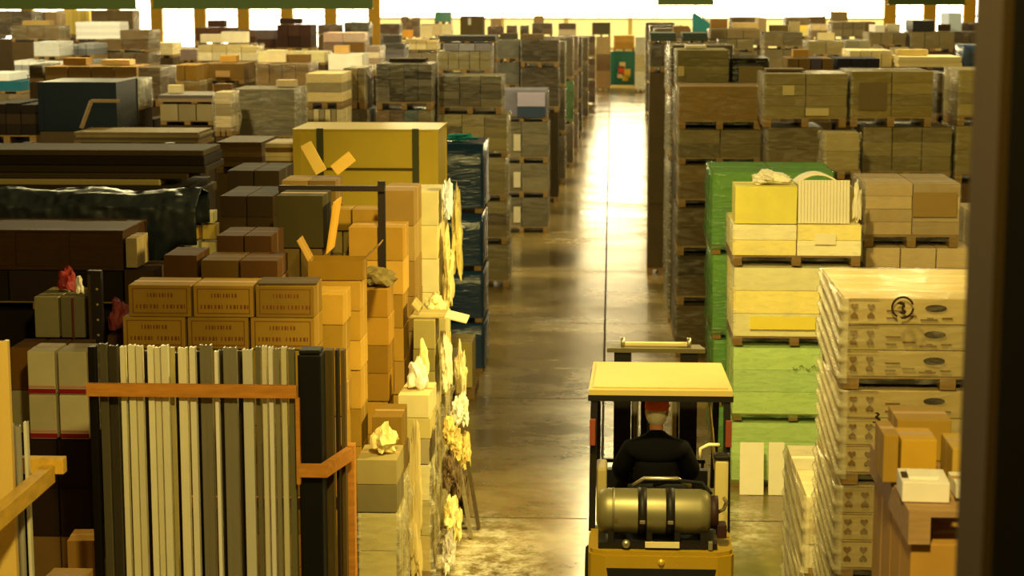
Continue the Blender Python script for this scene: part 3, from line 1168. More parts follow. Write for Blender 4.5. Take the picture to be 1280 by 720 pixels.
for k, Y in enumerate((28.7, 30.05, 31.4)):
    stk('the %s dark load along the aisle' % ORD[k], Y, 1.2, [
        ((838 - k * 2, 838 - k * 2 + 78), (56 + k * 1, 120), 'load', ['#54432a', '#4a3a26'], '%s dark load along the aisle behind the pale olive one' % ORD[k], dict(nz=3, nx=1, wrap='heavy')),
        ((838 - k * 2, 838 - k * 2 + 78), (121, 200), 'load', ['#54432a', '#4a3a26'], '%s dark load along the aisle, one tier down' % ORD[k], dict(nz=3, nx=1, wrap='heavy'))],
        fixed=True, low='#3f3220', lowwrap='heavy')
for k, Y in enumerate((46, 50, 55, 61, 68, 77)):
    s = 2400 / Y
    xl_ = 764.5 + 1.36 * s
    h = (62, 60, 55, 54, 50, 46)[k]
    yt = -15 + 2400 * (5 - 3.72 + .05 * (k % 3)) / Y
    yf = -15 + 12000 / Y
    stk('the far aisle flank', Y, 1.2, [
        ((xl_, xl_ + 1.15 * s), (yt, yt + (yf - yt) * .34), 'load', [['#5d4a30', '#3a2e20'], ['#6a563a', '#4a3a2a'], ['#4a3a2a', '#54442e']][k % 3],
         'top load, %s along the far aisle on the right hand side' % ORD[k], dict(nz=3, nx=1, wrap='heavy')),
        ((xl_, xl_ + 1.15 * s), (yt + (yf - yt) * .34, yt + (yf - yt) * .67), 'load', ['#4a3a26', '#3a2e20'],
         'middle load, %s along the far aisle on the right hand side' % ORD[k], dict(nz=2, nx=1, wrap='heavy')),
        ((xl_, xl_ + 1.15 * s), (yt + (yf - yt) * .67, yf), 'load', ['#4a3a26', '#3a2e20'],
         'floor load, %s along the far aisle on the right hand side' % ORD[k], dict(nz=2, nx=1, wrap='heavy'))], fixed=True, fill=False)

# right hand background, row behind row
L = 'load'
CA = 'carton'
far_right = [
    # key, Y, depth, tiers
    ('the flat dark green load', 33.5, 1.1, [((812, 846), (41, 54), 'sheets', '#2c3a30', 'flat dark green slab bundle at the aisle, left of a white gap', dict(n=3)),
                                           ((812, 846), (54, 90), L, '#54452c', 'brown load under the left flat dark green slabs', {})]),
    ('the second flat dark green load', 33.5, 1.1, [((853, 886), (41, 54), 'sheets', '#2a362e', 'flat dark green slab bundle behind the pale olive load', dict(n=3)),
                                                  ((853, 886), (54, 90), L, '#6b5a38', 'brown load under the right flat dark green slabs', {})]),
    ('the tan long load', 34.5, 1.1, [((888, 950), (36, 48), L, ['#9a8050', '#a58a58'], 'tan carton load in a low band behind the dark rounded load', dict(nx=3, nz=1, pallet=False)),
                                    ((900, 942), (49, 64), L, ['#8a7a4c', '#968656'], 'olive load just above the dark rounded load', dict(nx=2, nz=1)),
                                    ((888, 945), (64, 90), L, ['#8a7a4c', '#968656'], 'second olive load behind the dark rounded load', dict(nx=2, nz=2))]),
    ('the teal bin', 50, 1.1, [((842, 862), (33, 41), CA, '#7a5c3a', 'small brown carton left of the teal bin', {}),
                              ((838, 886), (41, 60), L, '#7a6440', 'brown load under the small carton beside the teal bin', {})]),
    ('the brown boxes near the teal bin', 52, 1.1, [((884, 906), (28, 38), CA, '#7c4c34', 'reddish brown carton right of the teal bin', {}),
                                                ((884, 910), (38, 60), L, '#8a7450', 'tan load under the reddish brown carton', {})]),
    ('the paired brown cartons', 47, 1.1, [((914, 950), (21, 37), L, ['#7d5f40', '#8f7454'], 'pair of brown cartons highest behind the tan band', dict(nx=2, nz=1, pallet=False)),
                                         ((912, 955), (37, 60), L, '#94805a', 'load under the pair of brown cartons', {})]),
    ('the stacked olive boxes', 43, 1.1, [((948, 958), (22, 40), CA, '#a08a68', 'narrow tan carton beside the pair of brown cartons', {}),
                                       ((955, 1003), (40, 61), L, ['#948050', '#86734a'], 'olive carton load above the four row load', dict(nx=2, nz=1)),
                                       ((955, 1003), (61, 92), L, ['#948050', '#86734a'], 'second olive load behind the four row load', dict(nx=2, nz=2))]),
    ('the yellow heap', 56, 1.1, [((983, 1012), (21, 31), L, ['#6e5a38', '#7a6440'], 'brown cartons on the yellow bags near the end wall', dict(nx=2, nz=1, pallet=False)),
                                ((984, 1010), (31, 48), L, ['#d2b440', '#c8b868'], 'bright yellow bagged load under brown cartons', dict(nx=2, nz=2)),
                                ((982, 1012), (48, 70), L, '#8a7450', 'load under the bright yellow bags', {})]),
    ('the mixed cartons', 58, 1.1, [((1014, 1038), (30, 49), L, ['#94744a', '#d0b88a', '#8a6444'], 'mixed carton load right of the yellow bags', dict(nx=2, nz=2)),
                                  ((1014, 1038), (49, 70), L, '#8a7450', 'load under the mixed cartons right of the yellow bags', {})]),
    ('the cream stack', 49, 1.1, [((1040, 1080), (27, 49), L, ['#b09a70', '#a08a60', '#bca67c'], 'cream carton load before the bright end windows', dict(nx=3, nz=2)),
                                ((1040, 1085), (49, 66), L, ['#a8987c', '#bcae94'], 'grey cream load under the cream cartons', dict(nx=2, nz=1))]),
    ('the upright brown roll', 51, 1.1, [((1081, 1094), (27, 48), CA, '#7e6a44', 'upright narrow brown carton right of the cream cartons', {}),
                                       ((1086, 1104), (48, 60), CA, '#d8ccb0', 'pale carton under the upright narrow one', {})]),
    ('the tan row with bags', 45, 1.1, [((1094, 1106), (31, 40), CA, '#e8e2d4', 'white bag on the tan row near the end windows', dict(kind='paper')),
                                      ((1086, 1132), (40, 58), L, ['#98824e', '#a48c58'], 'tan carton row under the white bag', dict(nx=3, nz=1)),
                                      ((1112, 1136), (58, 70), CA, '#cabb94', 'pale box under the tan carton row', {})]),
    ('the black machine', 44, 1.1, [((1141, 1168), (25, 39), 'crate', '#1d1a18', 'black machine housing on the tan cartons by yellow piers', dict(battens=3, name='machine', cat='machine')),
                                  ((1138, 1192), (40, 64), L, ['#a08a54', '#ac9660', '#967f4c'], 'tan carton load under the black machine', dict(nx=3, nz=1))]),
    ('the pale canister', 46, 1.1, [((1186, 1202), (16, 39), CA, '#c4d2e4', 'pale blue white upright container beside the black machine', dict(kind='paper')),
                                  ((1192, 1232), (44, 60), L, ['#7c6440', '#6a5436'], 'brown load under the pale blue container', dict(nx=2, nz=1))]),
    ('the maroon cartons', 52, 1.1, [((1202, 1232), (28, 43), L, ['#4a2620', '#5a3428', '#d8cabc'], 'dark maroon cartons with a white one, by the gate post', dict(nx=3, nz=1))]),
    ('the olive box row', 37, 1.1, [((1010, 1055), (51, 71), L, ['#a08c4e', '#94804a'], 'olive box load above the purple bags', dict(nx=2, nz=1))]),
    ('the small grey boxes', 38, 1.1, [((1058, 1088), (50, 62), L, ['#98906c', '#a69c78'], 'small grey green boxes above the open cream carton', dict(nx=2, nz=1)),
                                     ((1056, 1064), (62, 72), CA, '#5a2c20', 'tiny maroon carton left of the open cream one', {})]),
    ('the purple bags', 31, 1.1, [((984, 1042), (72, 90), L, ['#5a5260', '#6a4c3c', '#4c4a58', '#8a6a3c'], 'load of dark purple grey bags behind the four row load', dict(nx=4, nz=1, wrap=None))]),
    ('the navy bags', 31.2, 1.1, [((1046, 1100), (72, 90), L, ['#2c2a3e', '#34303c', '#26263a'], 'load of navy bags in front of the open cream carton', dict(nx=3, nz=1, wrap=None))]),
    ('the open cream carton', 33, 1.1, [((1062, 1115), (62, 88), L, ['#d8c48c', '#c8b47c'], 'cream load with tall open sides above the navy bags', dict(nx=4, nz=1))]),
    ('the long cream pallet', 32, 1.1, [((1122, 1203), (70, 86), 'sheets', ['#dccb98', '#cdbb86'], 'long cream slab bundle right of the navy bags', dict(n=3))]),
    ('the navy drum', 33, .8, [((1205, 1236), (55, 84), L, ['#2c3448', '#3c465c'], 'navy blue load half behind the gate post', dict(nx=1, nz=1, wrap='blue'))]),
]
for (key, Y, dep, tiers) in far_right:
    stack(key, Y, dep, tiers, low='#6d5a38')

# tilted teal crate high above the aisle goods
_t = TOP['brown load under the small carton beside the teal bin']
xt = at(879, 41, _t[2] + .5)[0]
b = empty('bin', (xt, _t[2] + .5, _t[4] + .004), 'tilted teal and white bin on top of the brown load', 'bin')
tb = MB()
tb.prism([(-.28, 0), (.3, 0), (.26, .16), (-.2, .5), (-.3, .5)], -.3, .3, 'Y')
tb.build('body', M('paint', '#2d7f86'), b)
MB().prism([(-.12, .46), (.22, .2), (.24, .24), (-.1, .5)], -.28, .28, 'Y').build('lid', M('paint', '#dfe6e2'), b)
# ------------------------------------------------------------------ end of the aisle
YF = 97.0


def far_box(label, pa, pb, ya, yb, Y, c, d=1.0, **kw):
    return stack('the goods at the aisle end', Y, d, [((pa, pb), (ya, yb), kw.pop('t', 'load'), c, label, kw)], low='#8a7450', fixed=True)


stack('the posters cabinet', YF, 1.2, [
    ((767, 793), (44, 64), 'load', ['#c98f34', '#d29c44'], 'orange carton load standing on the green cabinet', dict(nx=1, nz=2)),
    ((757, 794), (65, 106), 'crate', '#2a7468', 'green cabinet facing down the aisle with coloured goods inside', dict(battens=4, name='cabinet', cat='cabinet'))], fixed=True, fill=False)
cab = [o for o in bpy.data.objects if o.name.startswith('cabinet')][0]
cb = MB()
for (u0, u1, v0, v1, mi) in ((-.1, .2, .55, .95, 0), (.2, .5, .4, .8, 1), (-.15, .1, .35, .6, 2), (.1, .4, .2, .45, 1), (-.05, .25, .85, 1.15, 2)):
    cb.box(u0, u1, -.622, -.606, v0, v1, mi)
cb.build('printed_picture', [M('paint', '#d8582a'), M('paint', '#e2c23c'), M('paint', '#ecd9a0')], cab)
stack('the tan boxes at the aisle end', 95, 1.2, [
    ((740, 763), (28, 46), 'load', ['#7d7048'], 'olive carton load, topmost at the far end left of the orange one', dict(nx=1, nz=1)),
    ((745, 763), (47, 113), 'load', ['#c8a064', '#b08a50', '#d8b87c'], 'tall tan load left of the green cabinet', dict(nx=1, nz=3))], fixed=True, fill=False)
stack('the bright goods at the aisle end', 94, 1.2, [
    ((794, 808), (46, 114), 'load', ['#ddd6b8', '#c8b884', '#e4dcc4'], 'pale load right of the green cabinet', dict(nx=1, nz=3))], fixed=True, fill=False)

# ------------------------------------------------------------------ left of the aisle, edge columns
GO = ['#857a58', '#8f8462', '#7a6f4e', '#988c68']
stack('the blue wrapped column', 24.7, 1.1, [
    ((500, 603), (180, 267), 'load', ['#24344c', '#1e2c42'], 'blue film wrapped load, topmost of the blue column', dict(nx=1, nz=1, wrap='blue', seg=.09, amp=.016)),
    ((500, 602), (269, 339), 'load', ['#24344c', '#1e2c42'], 'blue film wrapped load second in the blue column', dict(nx=1, nz=1, wrap='blue', seg=.09)),
    ((500, 603), (341, 404), 'load', ['#24344c', '#1e2c42'], 'blue film wrapped load third in the blue column', dict(nx=1, nz=1, wrap='blue')),
    ((500, 604), (406, 470), 'load', ['#24344c', '#1e2c42'], 'blue film wrapped load on the floor, bottom of its column', dict(nx=1, nz=1, wrap='blue'))], fixed=True, fill=False)
zt_ = at(575, 181, 24.9)[1]
crumple('teal cloth heap on top of the blue wrapped column', at(572, 181, 25)[0], 25.15, at(575, 180, 24.7)[1] + .002, .22, .2, .1, '#1f7f80', 2.2, name='cloth_heap', cat='cloth', mat='cloth')
# beige box on its little pallet before the blue column
pa, _ = at(554, 490, 23.0)
pb, _ = at(592, 490, 23.0)
pe = empty('pallet', ((pa + pb) / 2, 23.45, .002), 'small pallet on the floor carrying a beige box, before the blue column', 'pallet')
pallet_mb(pb - pa + .02, .8, .13).build('deck', WOOD_PAL(), pe)
zb = at(560, 428, 23.1)[1]
bb = single_carton('beige sheet metal box standing on the small aisle pallet', (pa + pb) / 2, 23.12, .134, pb - pa - .05, .6, zb - .134, '#b5a25a', 0, kind='paint')
MB().box(-.13, .0, -.304, -.301, .15, .5).build('label_sheet', M('paper', '#d8ccaa'), bb)

stack('the tan aisle column beyond the blue one', 32.0, 1.1, [
    ((548, 627), (95, 143), 'load', ['#857a58', '#5d5238', '#9a8f5e', '#7a6f4e', '#6a5c3c'], 'patchwork carton load, topmost beyond the blue column', dict(nx=3, nz=4, wrap='clear')),
    ((549, 634), (146, 197), 'load', ['#a08f4e', '#8a7a48', '#b09e62', '#6d5c34'], 'olive carton load second in the patchwork column', dict(nx=3, nz=3, wrap='heavy')),
    ((549, 632), (199, 252), 'load', ['#8a7a48', '#97864e'], 'tan load third in the patchwork column', dict(nx=2, nz=3, wrap='heavy')),
    ((549, 634), (254, 306), 'load', ['#8a7444', '#5d4a2c', '#97864e'], 'tan load fourth in the patchwork column', dict(nx=2, nz=3, wrap='heavy')),
    ((549, 636), (308, 361), 'load', ['#857444', '#7a6a3e'], 'tan load on the floor, bottom of the patchwork column', dict(nx=2, nz=3, wrap='heavy'))], fixed=True, fill=False)
stack('the black topped column', 34.2, 1.1, [
    ((548, 620), (45, 54), 'sheets', '#241f1c', 'flat black slab bundle on a pale violet load', dict(n=2)),
    ((554, 613), (55, 64), 'load', ['#9a94a0', '#a8a2ae'], 'pale violet carton load under the black slabs', dict(nx=3, nz=1, pallet=False)),
    ((547, 613), (64, 93), 'load', ['#a8986a', '#9c8c5e', '#c0b48c'], 'tan carton load under the pale violet cartons', dict(nx=5, nz=2, wrap='clear'))], fixed=True, low='#7a6f4e')
stack('the column with the violet printed load', 39.3, 1.1, [
    ((620, 684), (112, 152), 'load', ['#8a86a0'], 'load with a pale violet and blue printed face', dict(nx=1, nz=1, sticker=[(.42, .96, .48, .92, '#a49ab4'), (.42, .96, .14, .46, '#23364e')])),
    ((619, 685), (155, 204), 'load', GO, 'grey brown load under the violet printed one', dict(nx=2, nz=3, wrap='clear', sticker=[(.35, .48, .3, .7, '#c8bea0')])),
    ((619, 685), (207, 247), 'load', GO, 'grey brown load third in the violet column', dict(nx=2, nz=2, wrap='clear', sticker=[(.35, .48, .3, .75, '#c8bea0')])),
    ((619, 685), (250, 291), 'load', GO, 'grey brown load on the floor of the violet column', dict(nx=2, nz=2, wrap='clear', sticker=[(.35, .48, .3, .75, '#c8bea0')]))], fixed=True, fill=False)
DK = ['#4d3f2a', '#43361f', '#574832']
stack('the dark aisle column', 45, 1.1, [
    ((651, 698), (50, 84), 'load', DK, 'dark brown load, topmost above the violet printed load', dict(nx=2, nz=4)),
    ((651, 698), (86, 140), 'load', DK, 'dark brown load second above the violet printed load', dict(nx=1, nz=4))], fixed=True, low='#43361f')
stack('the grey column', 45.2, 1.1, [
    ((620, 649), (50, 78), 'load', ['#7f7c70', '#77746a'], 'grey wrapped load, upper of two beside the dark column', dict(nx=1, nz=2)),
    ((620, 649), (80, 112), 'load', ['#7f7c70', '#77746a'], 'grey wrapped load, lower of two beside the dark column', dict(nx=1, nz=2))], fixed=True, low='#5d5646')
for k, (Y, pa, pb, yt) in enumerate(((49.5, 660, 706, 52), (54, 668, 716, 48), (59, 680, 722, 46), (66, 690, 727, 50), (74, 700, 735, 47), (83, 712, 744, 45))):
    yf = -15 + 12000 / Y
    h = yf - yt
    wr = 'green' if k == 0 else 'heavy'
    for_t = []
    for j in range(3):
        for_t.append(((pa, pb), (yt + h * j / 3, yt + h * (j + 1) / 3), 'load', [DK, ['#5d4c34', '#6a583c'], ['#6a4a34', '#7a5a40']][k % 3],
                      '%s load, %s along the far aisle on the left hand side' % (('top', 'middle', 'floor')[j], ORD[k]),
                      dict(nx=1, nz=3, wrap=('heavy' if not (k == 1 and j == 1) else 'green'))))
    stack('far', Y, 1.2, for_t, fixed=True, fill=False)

# ------------------------------------------------------------------ left background, measured block by block
BR = ['#7a5c38', '#8a6a42', '#6d5030']
far_left = [
    ('the yellow crate', 22.6, 1.2, [((367, 548), (162, 292), 'crate', '#d8ba3c', 'big yellow crate with two dark upright straps, behind the messy cartons', dict(battens=2, mat='paint'))]),
    ('the dark patchwork load', 31.5, 1.1, [((470, 540), (80, 138), 'load', ['#5d5436', '#4a4028', '#6f6644', '#7a6c58', '#3c3220'], 'dark olive patchwork carton load above the yellow crate', dict(nx=4, nz=5, wrap='clear')),
                                           ((470, 540), (140, 178), 'load', ['#8a5c34', '#5a6a60', '#7a4c34', '#94804c'], 'mixed colour load under the dark patchwork cartons', dict(nx=4, nz=1))]),
    ('the cream slatted load', 30.0, 1.1, [((383, 428), (92, 137), 'load', ['#c8b27c', '#bca670'], 'cream carton load of three layers, above the yellow crate', dict(nx=1, nz=3)),
                                          ((377, 428), (141, 175), 'load', ['#cbb884', '#bfa870'], 'cream load of upright cartons, under three cream layers', dict(nx=7, nz=1))]),
    ('the slim brown load', 30.0, 1.1, [((429, 456), (85, 137), 'load', ['#9c8648', '#86703c'], 'slim tan load right of the three cream layers', dict(nx=3, nz=2)),
                                       ((430, 460), (143, 175), 'load', ['#6d5c30'], 'brown load under the slim tan one', dict(nx=1, nz=1))]),
    ('the grey wrapped load', 28.0, 1.1, [((291, 369), (112, 182), 'load', ['#857a62', '#7d7258'], 'grey film wrapped load standing behind the steel bars', dict(nx=1, nz=3, wrap='heavy', seg=.07, amp=.012))]),
    ('the navy crate', 26.0, 1.2, [((48, 146), (102, 166), 'crate', '#0f181d', 'big dark navy crate, left of the clear wrapped bundle', dict(battens=2, lid=False))]),
    ('the clear wrapped bundle', 28.0, .9, [((150, 172), (100, 140), 'load', ['#8c8a7c', '#a09c8c'], 'clear wrapped grey bundle beside the navy crate', dict(nx=1, nz=1, wrap='heavy', seg=.06, amp=.02))]),
    ('the tan upright load', 30.0, 1.1, [((173, 201), (85, 135), 'load', ['#6d4f2a', '#7a5c34'], 'brown upright load right of the clear wrapped bundle', dict(nx=1, nz=2))]),
    ('the flat topped load', 27.2, 1.1, [((196, 290), (120, 131), 'sheets', ['#8a7050', '#5a5048'], 'flat brown slab bundle forming a table over beige boxes', dict(n=2)),
                                        ((200, 268), (133, 158), 'load', ['#b8a478', '#a89464', '#7a5c38'], 'row of beige boxes under the flat slab bundle', dict(nx=3, nz=1, wrap=None))]),
    ('the torn film load', 27.0, .6, [((268, 289), (116, 172), 'load', ['#c8b48a', '#b8a070'], 'narrow load in torn white film, left of the grey wrapped one', dict(nx=1, nz=3, wrap='heavy', seg=.05, amp=.035))]),
    ('the long tan pallet', 32.5, 1.1, [((56, 171), (84, 103), 'load', ['#b08a54', '#c09a62', '#a07a48'], 'long load of four tan cartons behind the navy crate', dict(nx=4, nz=1, wrap=None))]),
    ('the dark pallet end', 32.6, 1.1, [((36, 54), (82, 104), 'load', ['#4a3a20'], 'dark stub load left of the four tan cartons', dict(nx=1, nz=1))]),
    ('the orange brown cartons', 33.5, 1.1, [((216, 246), (82, 102), 'load', ['#b07a38', '#a87030'], 'pair of orange brown cartons, left of the wide brown one', dict(nx=2, nz=1, pallet=False, wrap=None)),
                                            ((210, 250), (103, 122), 'load', ['#b8843c', '#a8742c'], 'orange brown carton row over the table of slabs', dict(nx=2, nz=1))]),
    ('the wide brown carton', 33.6, 1.1, [((251, 305), (80, 106), 'load', ['#8a5f30'], 'wide brown carton load with a tan label', dict(nx=1, nz=1, wrap=None, sticker=[(.35, .68, .35, .65, '#b08a54')])),
                                         ((248, 282), (106, 122), 'load', ['#b87030'], 'orange flat cartons under the wide brown one', dict(nx=2, nz=1, wrap=None))]),
    ('the tan carton row', 34, 1.1, [((320, 386), (80, 113), 'load', ['#9a7444', '#a88454', '#8a6436'], 'tan carton row behind the grey wrapped load', dict(nx=4, nz=1))]),
    ('the white carton load', 40, 1.1, [((410, 453), (68, 93), 'load', ['#f2ece0'], 'plain white load above the slim tan one', dict(nx=1, nz=1, wrap=None))]),
    ('the cream long load', 41, 1.1, [((322, 406), (65, 82), 'load', ['#d8cc98', '#cbbf88'], 'long cream load left of the plain white one', dict(nx=3, nz=1))]),
    ('the red banded load', 48, 1.1, [((404, 454), (41, 53), 'load', ['#dcb8a8', '#e4c8b8'], 'pinkish white flat load over a red carton', dict(nx=2, nz=1, pallet=False)),
                                     ((404, 455), (53, 68), 'load', ['#c09080', '#a83c20'], 'pink and red carton load above the plain white one', dict(nx=2, nz=1))]),
    ('the blue grey clutter', 39, 1.1, [((42, 74), (53, 76), 'load', ['#c4c8d0', '#d4d8de'], 'grey white carton load beside the bluish clutter', dict(nx=1, nz=1, kind='paper')),
                                       ((18, 74), (76, 100), 'load', ['#c4c8d0', '#8a8e96', '#dde0e6'], 'bluish white heap of small boxes at far left', dict(nx=6, nz=3, wrap=None, uneven=.9, kind='paper'))]),
    ('the grey cases', 39.2, 1.1, [((76, 118), (54, 74), 'load', ['#5a5c66', '#84868e', '#e8ecf4'], 'grey and white cases left of the brown pallet load', dict(nx=4, nz=2, wrap=None, uneven=.7, kind='paper')),
                                  ((76, 118), (75, 92), 'load', ['#9a9c9e', '#5a5a5c'], 'grey load under the grey and white cases', dict(nx=3, nz=1))]),
    ('the cyan tarp load', 36.5, 1.1, [((-20, 12), (93, 103), 'carton', '#d8dce4', 'white carton at the far left over the cyan tarp', dict(kind='paper')),
                                      ((-20, 26), (103, 119), 'load', ['#1f6a84', '#2a7a90'], 'cyan covered load at the far left', dict(nx=1, nz=1, wrap=None)),
                                      ((-20, 40), (119, 136), 'load', ['#6a5a40', '#7c6a4a'], 'brown load under the cyan covered one', dict(nx=2, nz=1))]),
    ('the grey drum', 36.5, 1.0, [((28, 40), (98, 122), 'load', ['#56534e'], 'dark grey load beside the cyan covered one', dict(nx=1, nz=1, wrap='black'))]),
    ('the brown dotted load', 42, 1.1, [((150, 186), (38, 50), 'load', ['#8f7450', '#7c6240'], 'brown flat cartons on the dotted brown load', dict(nx=1, nz=1, pallet=False)),
                                       ((119, 186), (51, 66), 'load', ['#7a5a30', '#6d4f2a'], 'brown load with three white dots beneath', dict(nx=2, nz=1)),
                                       ((119, 186), (67, 84), 'load', ['#6d4f2a', '#5d4424'], 'lower brown load under the dotted one', dict(nx=4, nz=1))]),
    ('the white sheet pile', 57, 1.1, [((94, 150), (28, 53), 'sheets', ['#d8d8dc', '#c8c8d0'], 'pile of white sheets under the green girder', dict(n=5))]),
    ('the far brown pallet', 55, 1.1, [((14, 75), (33, 53), 'load', ['#7a643c', '#6a5430'], 'brown load left of the white sheet pile', dict(nx=3, nz=1))]),
    ('the far left dark load', 59, 1.1, [((-10, 40), (14, 50), 'load', ['#4a3a20', '#5a4828'], 'dark tall load at the upper left corner', dict(nx=2, nz=2))]),
    ('the far box', 64, 1.1, [((42, 71), (15, 34), 'load', ['#6d4a22', '#b08a4a'], 'brown carton load between dark load and bright yellow wall', dict(nx=2, nz=1)), ]),
    ('the ochre load', 68, 1.1, [((114, 166), (13, 45), 'load', ['#8a6a20', '#7a5c1c'], 'ochre load behind the pile of white sheets', dict(nx=2, nz=2))]),
    ('the yellow load', 69, 1.1, [((70, 112), (13, 48), 'load', ['#d8b84a', '#e0c460'], 'bright yellow ribbed load behind the white sheets', dict(nx=8, nz=1, wrap=None))]),
    ('the cream box', 49, 1.1, [((188, 216), (54, 73), 'load', ['#d8c898'], 'small cream load between two window piers', dict(nx=1, nz=1))]),
    ('the pink carton', 46.5, 1.1, [((225, 246), (62, 79), 'load', ['#b89a94'], 'pinkish grey carton load left of the long cream row', dict(nx=1, nz=1))]),
    ('the long cream row', 45, 1.1, [((247, 320), (55, 82), 'load', ['#e0d2ac', '#d8c48a', '#e8dcc0'], 'long row of cream cartons under dark maroon ones', dict(nx=4, nz=2, wrap='clear', uneven=.4))]),
    ('the maroon row', 55, 1.1, [((244, 289), (35, 56), 'load', ['#4d2a1e', '#5a3424', '#6a4630'], 'dark maroon cartons, left of two maroon rows', dict(nx=3, nz=2, wrap=None))]),
    ('the second maroon row', 55.2, 1.1, [((291, 319), (38, 58), 'load', ['#4a2a20', '#6a5040'], 'dark maroon cartons, middle block under the windows', dict(nx=3, nz=2, wrap=None))]),
    ('the dark brown block', 54, 1.1, [((321, 345), (38, 66), 'load', ['#4a2c22', '#6d5c5a'], 'dark brown load with a grey base, left of the tallest', dict(nx=1, nz=2, wrap=None)),]),
    ('the tall dark block', 53, 1.1, [((346, 389), (31, 66), 'load', ['#40281e', '#4d3228', '#5a3a2c'], 'tallest dark brown load under the long green girder', dict(nx=3, nz=2, wrap=None))]),
    ('the dark boxes near the end', 60, 1.1, [((397, 423), (31, 46), 'load', ['#4a3024', '#5d4030'], 'dark brown cartons above the pinkish flat load', dict(nx=2, nz=1))]),
    ('the dark green boxes', 61, 1.1, [((430, 460), (28, 48), 'load', ['#3a3a32', '#4a4438'], 'dark green grey load right of the dark brown cartons', dict(nx=3, nz=2))]),
    ('the maroon and grey load', 61, 1.1, [((475, 498), (30, 42), 'load', ['#5a2824'], 'maroon carton on a grey load before the bright wall', dict(nx=1, nz=1, pallet=False)),
                                         ((475, 498), (42, 60), 'load', ['#7a6e64', '#8a7e72'], 'grey load under the maroon carton', dict(nx=2, nz=2))]),
    ('the violet grey load', 45, 1.1, [((474, 505), (55, 80), 'load', ['#9c94a0', '#7c7480', '#4a4440'], 'violet grey load above the dark patchwork cartons', dict(nx=1, nz=3))]),
    ('the torn white load', 42, 1.1, [((457, 474), (58, 95), 'load', ['#d8c8b4', '#c4a894'], 'narrow load in torn white film right of the red one', dict(nx=1, nz=4, wrap='heavy'))]),
    ('the jagged brown load', 74, 1.1, [((501, 522), (20, 50), 'load', ['#7a6450', '#8a745c'], 'jagged grey brown load before the bright wall', dict(nx=3, nz=4, wrap=None, uneven=.8))]),
    ('the cream bags', 50, 1.1, [((494, 546), (48, 66), 'load', ['#dac892', '#c8b078', '#e4d8ac'], 'cream bagged load left of the black slabs', dict(nx=4, nz=2, uneven=.5)),
                                ((508, 546), (66, 84), 'load', ['#c4b08c', '#b4a07c'], 'grey cream load under the cream bags', dict(nx=2, nz=1))]),
    ('the turquoise load', 86, 1.2, [((543, 563), (15, 30), 'load', ['#5aa890', '#6ab49a'], 'turquoise load high against the bright end wall', dict(nx=2, nz=1)),
                                    ((526, 564), (30, 48), 'load', ['#d8c898', '#c8b080'], 'cream load under the turquoise one', dict(nx=3, nz=1))]),
    ('the tall brown box', 72, 1.1, [((575, 604), (20, 48), 'load', ['#7a6a44'], 'tall plain brown load with a white slash, before the end wall', dict(nx=1, nz=1, wrap=None, sticker=[(.35, .48, .6, .9, '#d8d0bc')]))]),
    ('the small maroon boxes', 76, 1.1, [((609, 628), (33, 46), 'load', ['#5a3426', '#d8c8a8', '#6a4a34'], 'small maroon and cream cartons right of the tall brown load', dict(nx=3, nz=1))]),
    ('the brown knot', 77, 1.1, [((633, 645), (32, 46), 'load', ['#6a4c34'], 'small brown load second right of the tall brown one', dict(nx=1, nz=1))]),
    ('the dark knot', 77.2, 1.1, [((650, 660), (32, 46), 'load', ['#4a3828'], 'small dark load third right of the tall brown one', dict(nx=1, nz=2))]),
    ('the brown pair', 78, 1.1, [((665, 690), (29, 46), 'load', ['#54402c', '#6a5238'], 'brown pair of cartons above the dark aisle column', dict(nx=2, nz=2))]),
    ('the pale capped load', 88, 1.1, [((698, 720), (29, 48), 'load', ['#d0bc98', '#8a6a4c'], 'pale capped load nearest the aisle at the end wall', dict(nx=1, nz=2))]),
    # dim goods behind the steel bars
    ('the plank bundle', 23.8, 1.1, [((270, 329), (179, 218), 'sheets', ['#6a4a26', '#5a3e20', '#7a5830'], 'brown plank bundle right of the steel bars', dict(n=5, mat='wood'))]),
    ('the coloured carton ends', 23.2, .8, [((331, 365), (180, 214), 'load', ['#b8502c', '#d8a048', '#e4d0a0', '#8a5a34'], 'stack of coloured flat cartons left of the yellow crate', dict(nx=1, nz=6, wrap=None, pallet=False)),
                                           ((331, 366), (214, 232), 'load', ['#1c2c4c'], 'navy load under the coloured flat cartons', dict(nx=1, nz=1, wrap='blue'))]),
    ('the beige planks', 24.9, .9, [((92, 250), (167, 184), 'sheets', ['#7a6844', '#5d4c30', '#8a784e'], 'long beige plank bundle in front of the navy crate', dict(n=4, mat='wood'))]),
    ('the small dark goods', 26.2, .9, [((150, 194), (150, 168), 'load', ['#3a2a1a', '#5a3c24', '#8a7a54'], 'small dark boxes between navy crate and slab table', dict(nx=3, nz=1, wrap=None))]),
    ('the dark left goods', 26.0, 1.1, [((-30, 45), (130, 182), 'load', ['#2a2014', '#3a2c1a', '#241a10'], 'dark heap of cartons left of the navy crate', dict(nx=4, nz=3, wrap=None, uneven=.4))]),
]
for (key, Y, dep, tiers) in far_left:
    stack(key, Y, dep, tiers, low='#5d4a2e', fixed=(key == 'the yellow crate'))

# dark straps and the seam on the yellow crate
yc = [o for o in bpy.data.objects if o.get('label', '').startswith('big yellow crate')][0]
for q in (401, 520):
    x, _ = at(q, 226, 22.6)
    x -= yc.location.x
    MB().box(x - .04, x + .04, -.628, -.606, .0, 1.24).build('strap', M('paint', '#4a4a2c'), yc)
x1, _ = at(401, 226, 22.6)
x2, _ = at(520, 226, 22.6)
zz = at(450, 211, 22.6)[1] - yc.location.z
MB().box(x1 - yc.location.x, x2 - yc.location.x, -.625, -.606, zz - .012, zz + .012).build('seam_batten', M('paint', '#5a4a20'), yc)
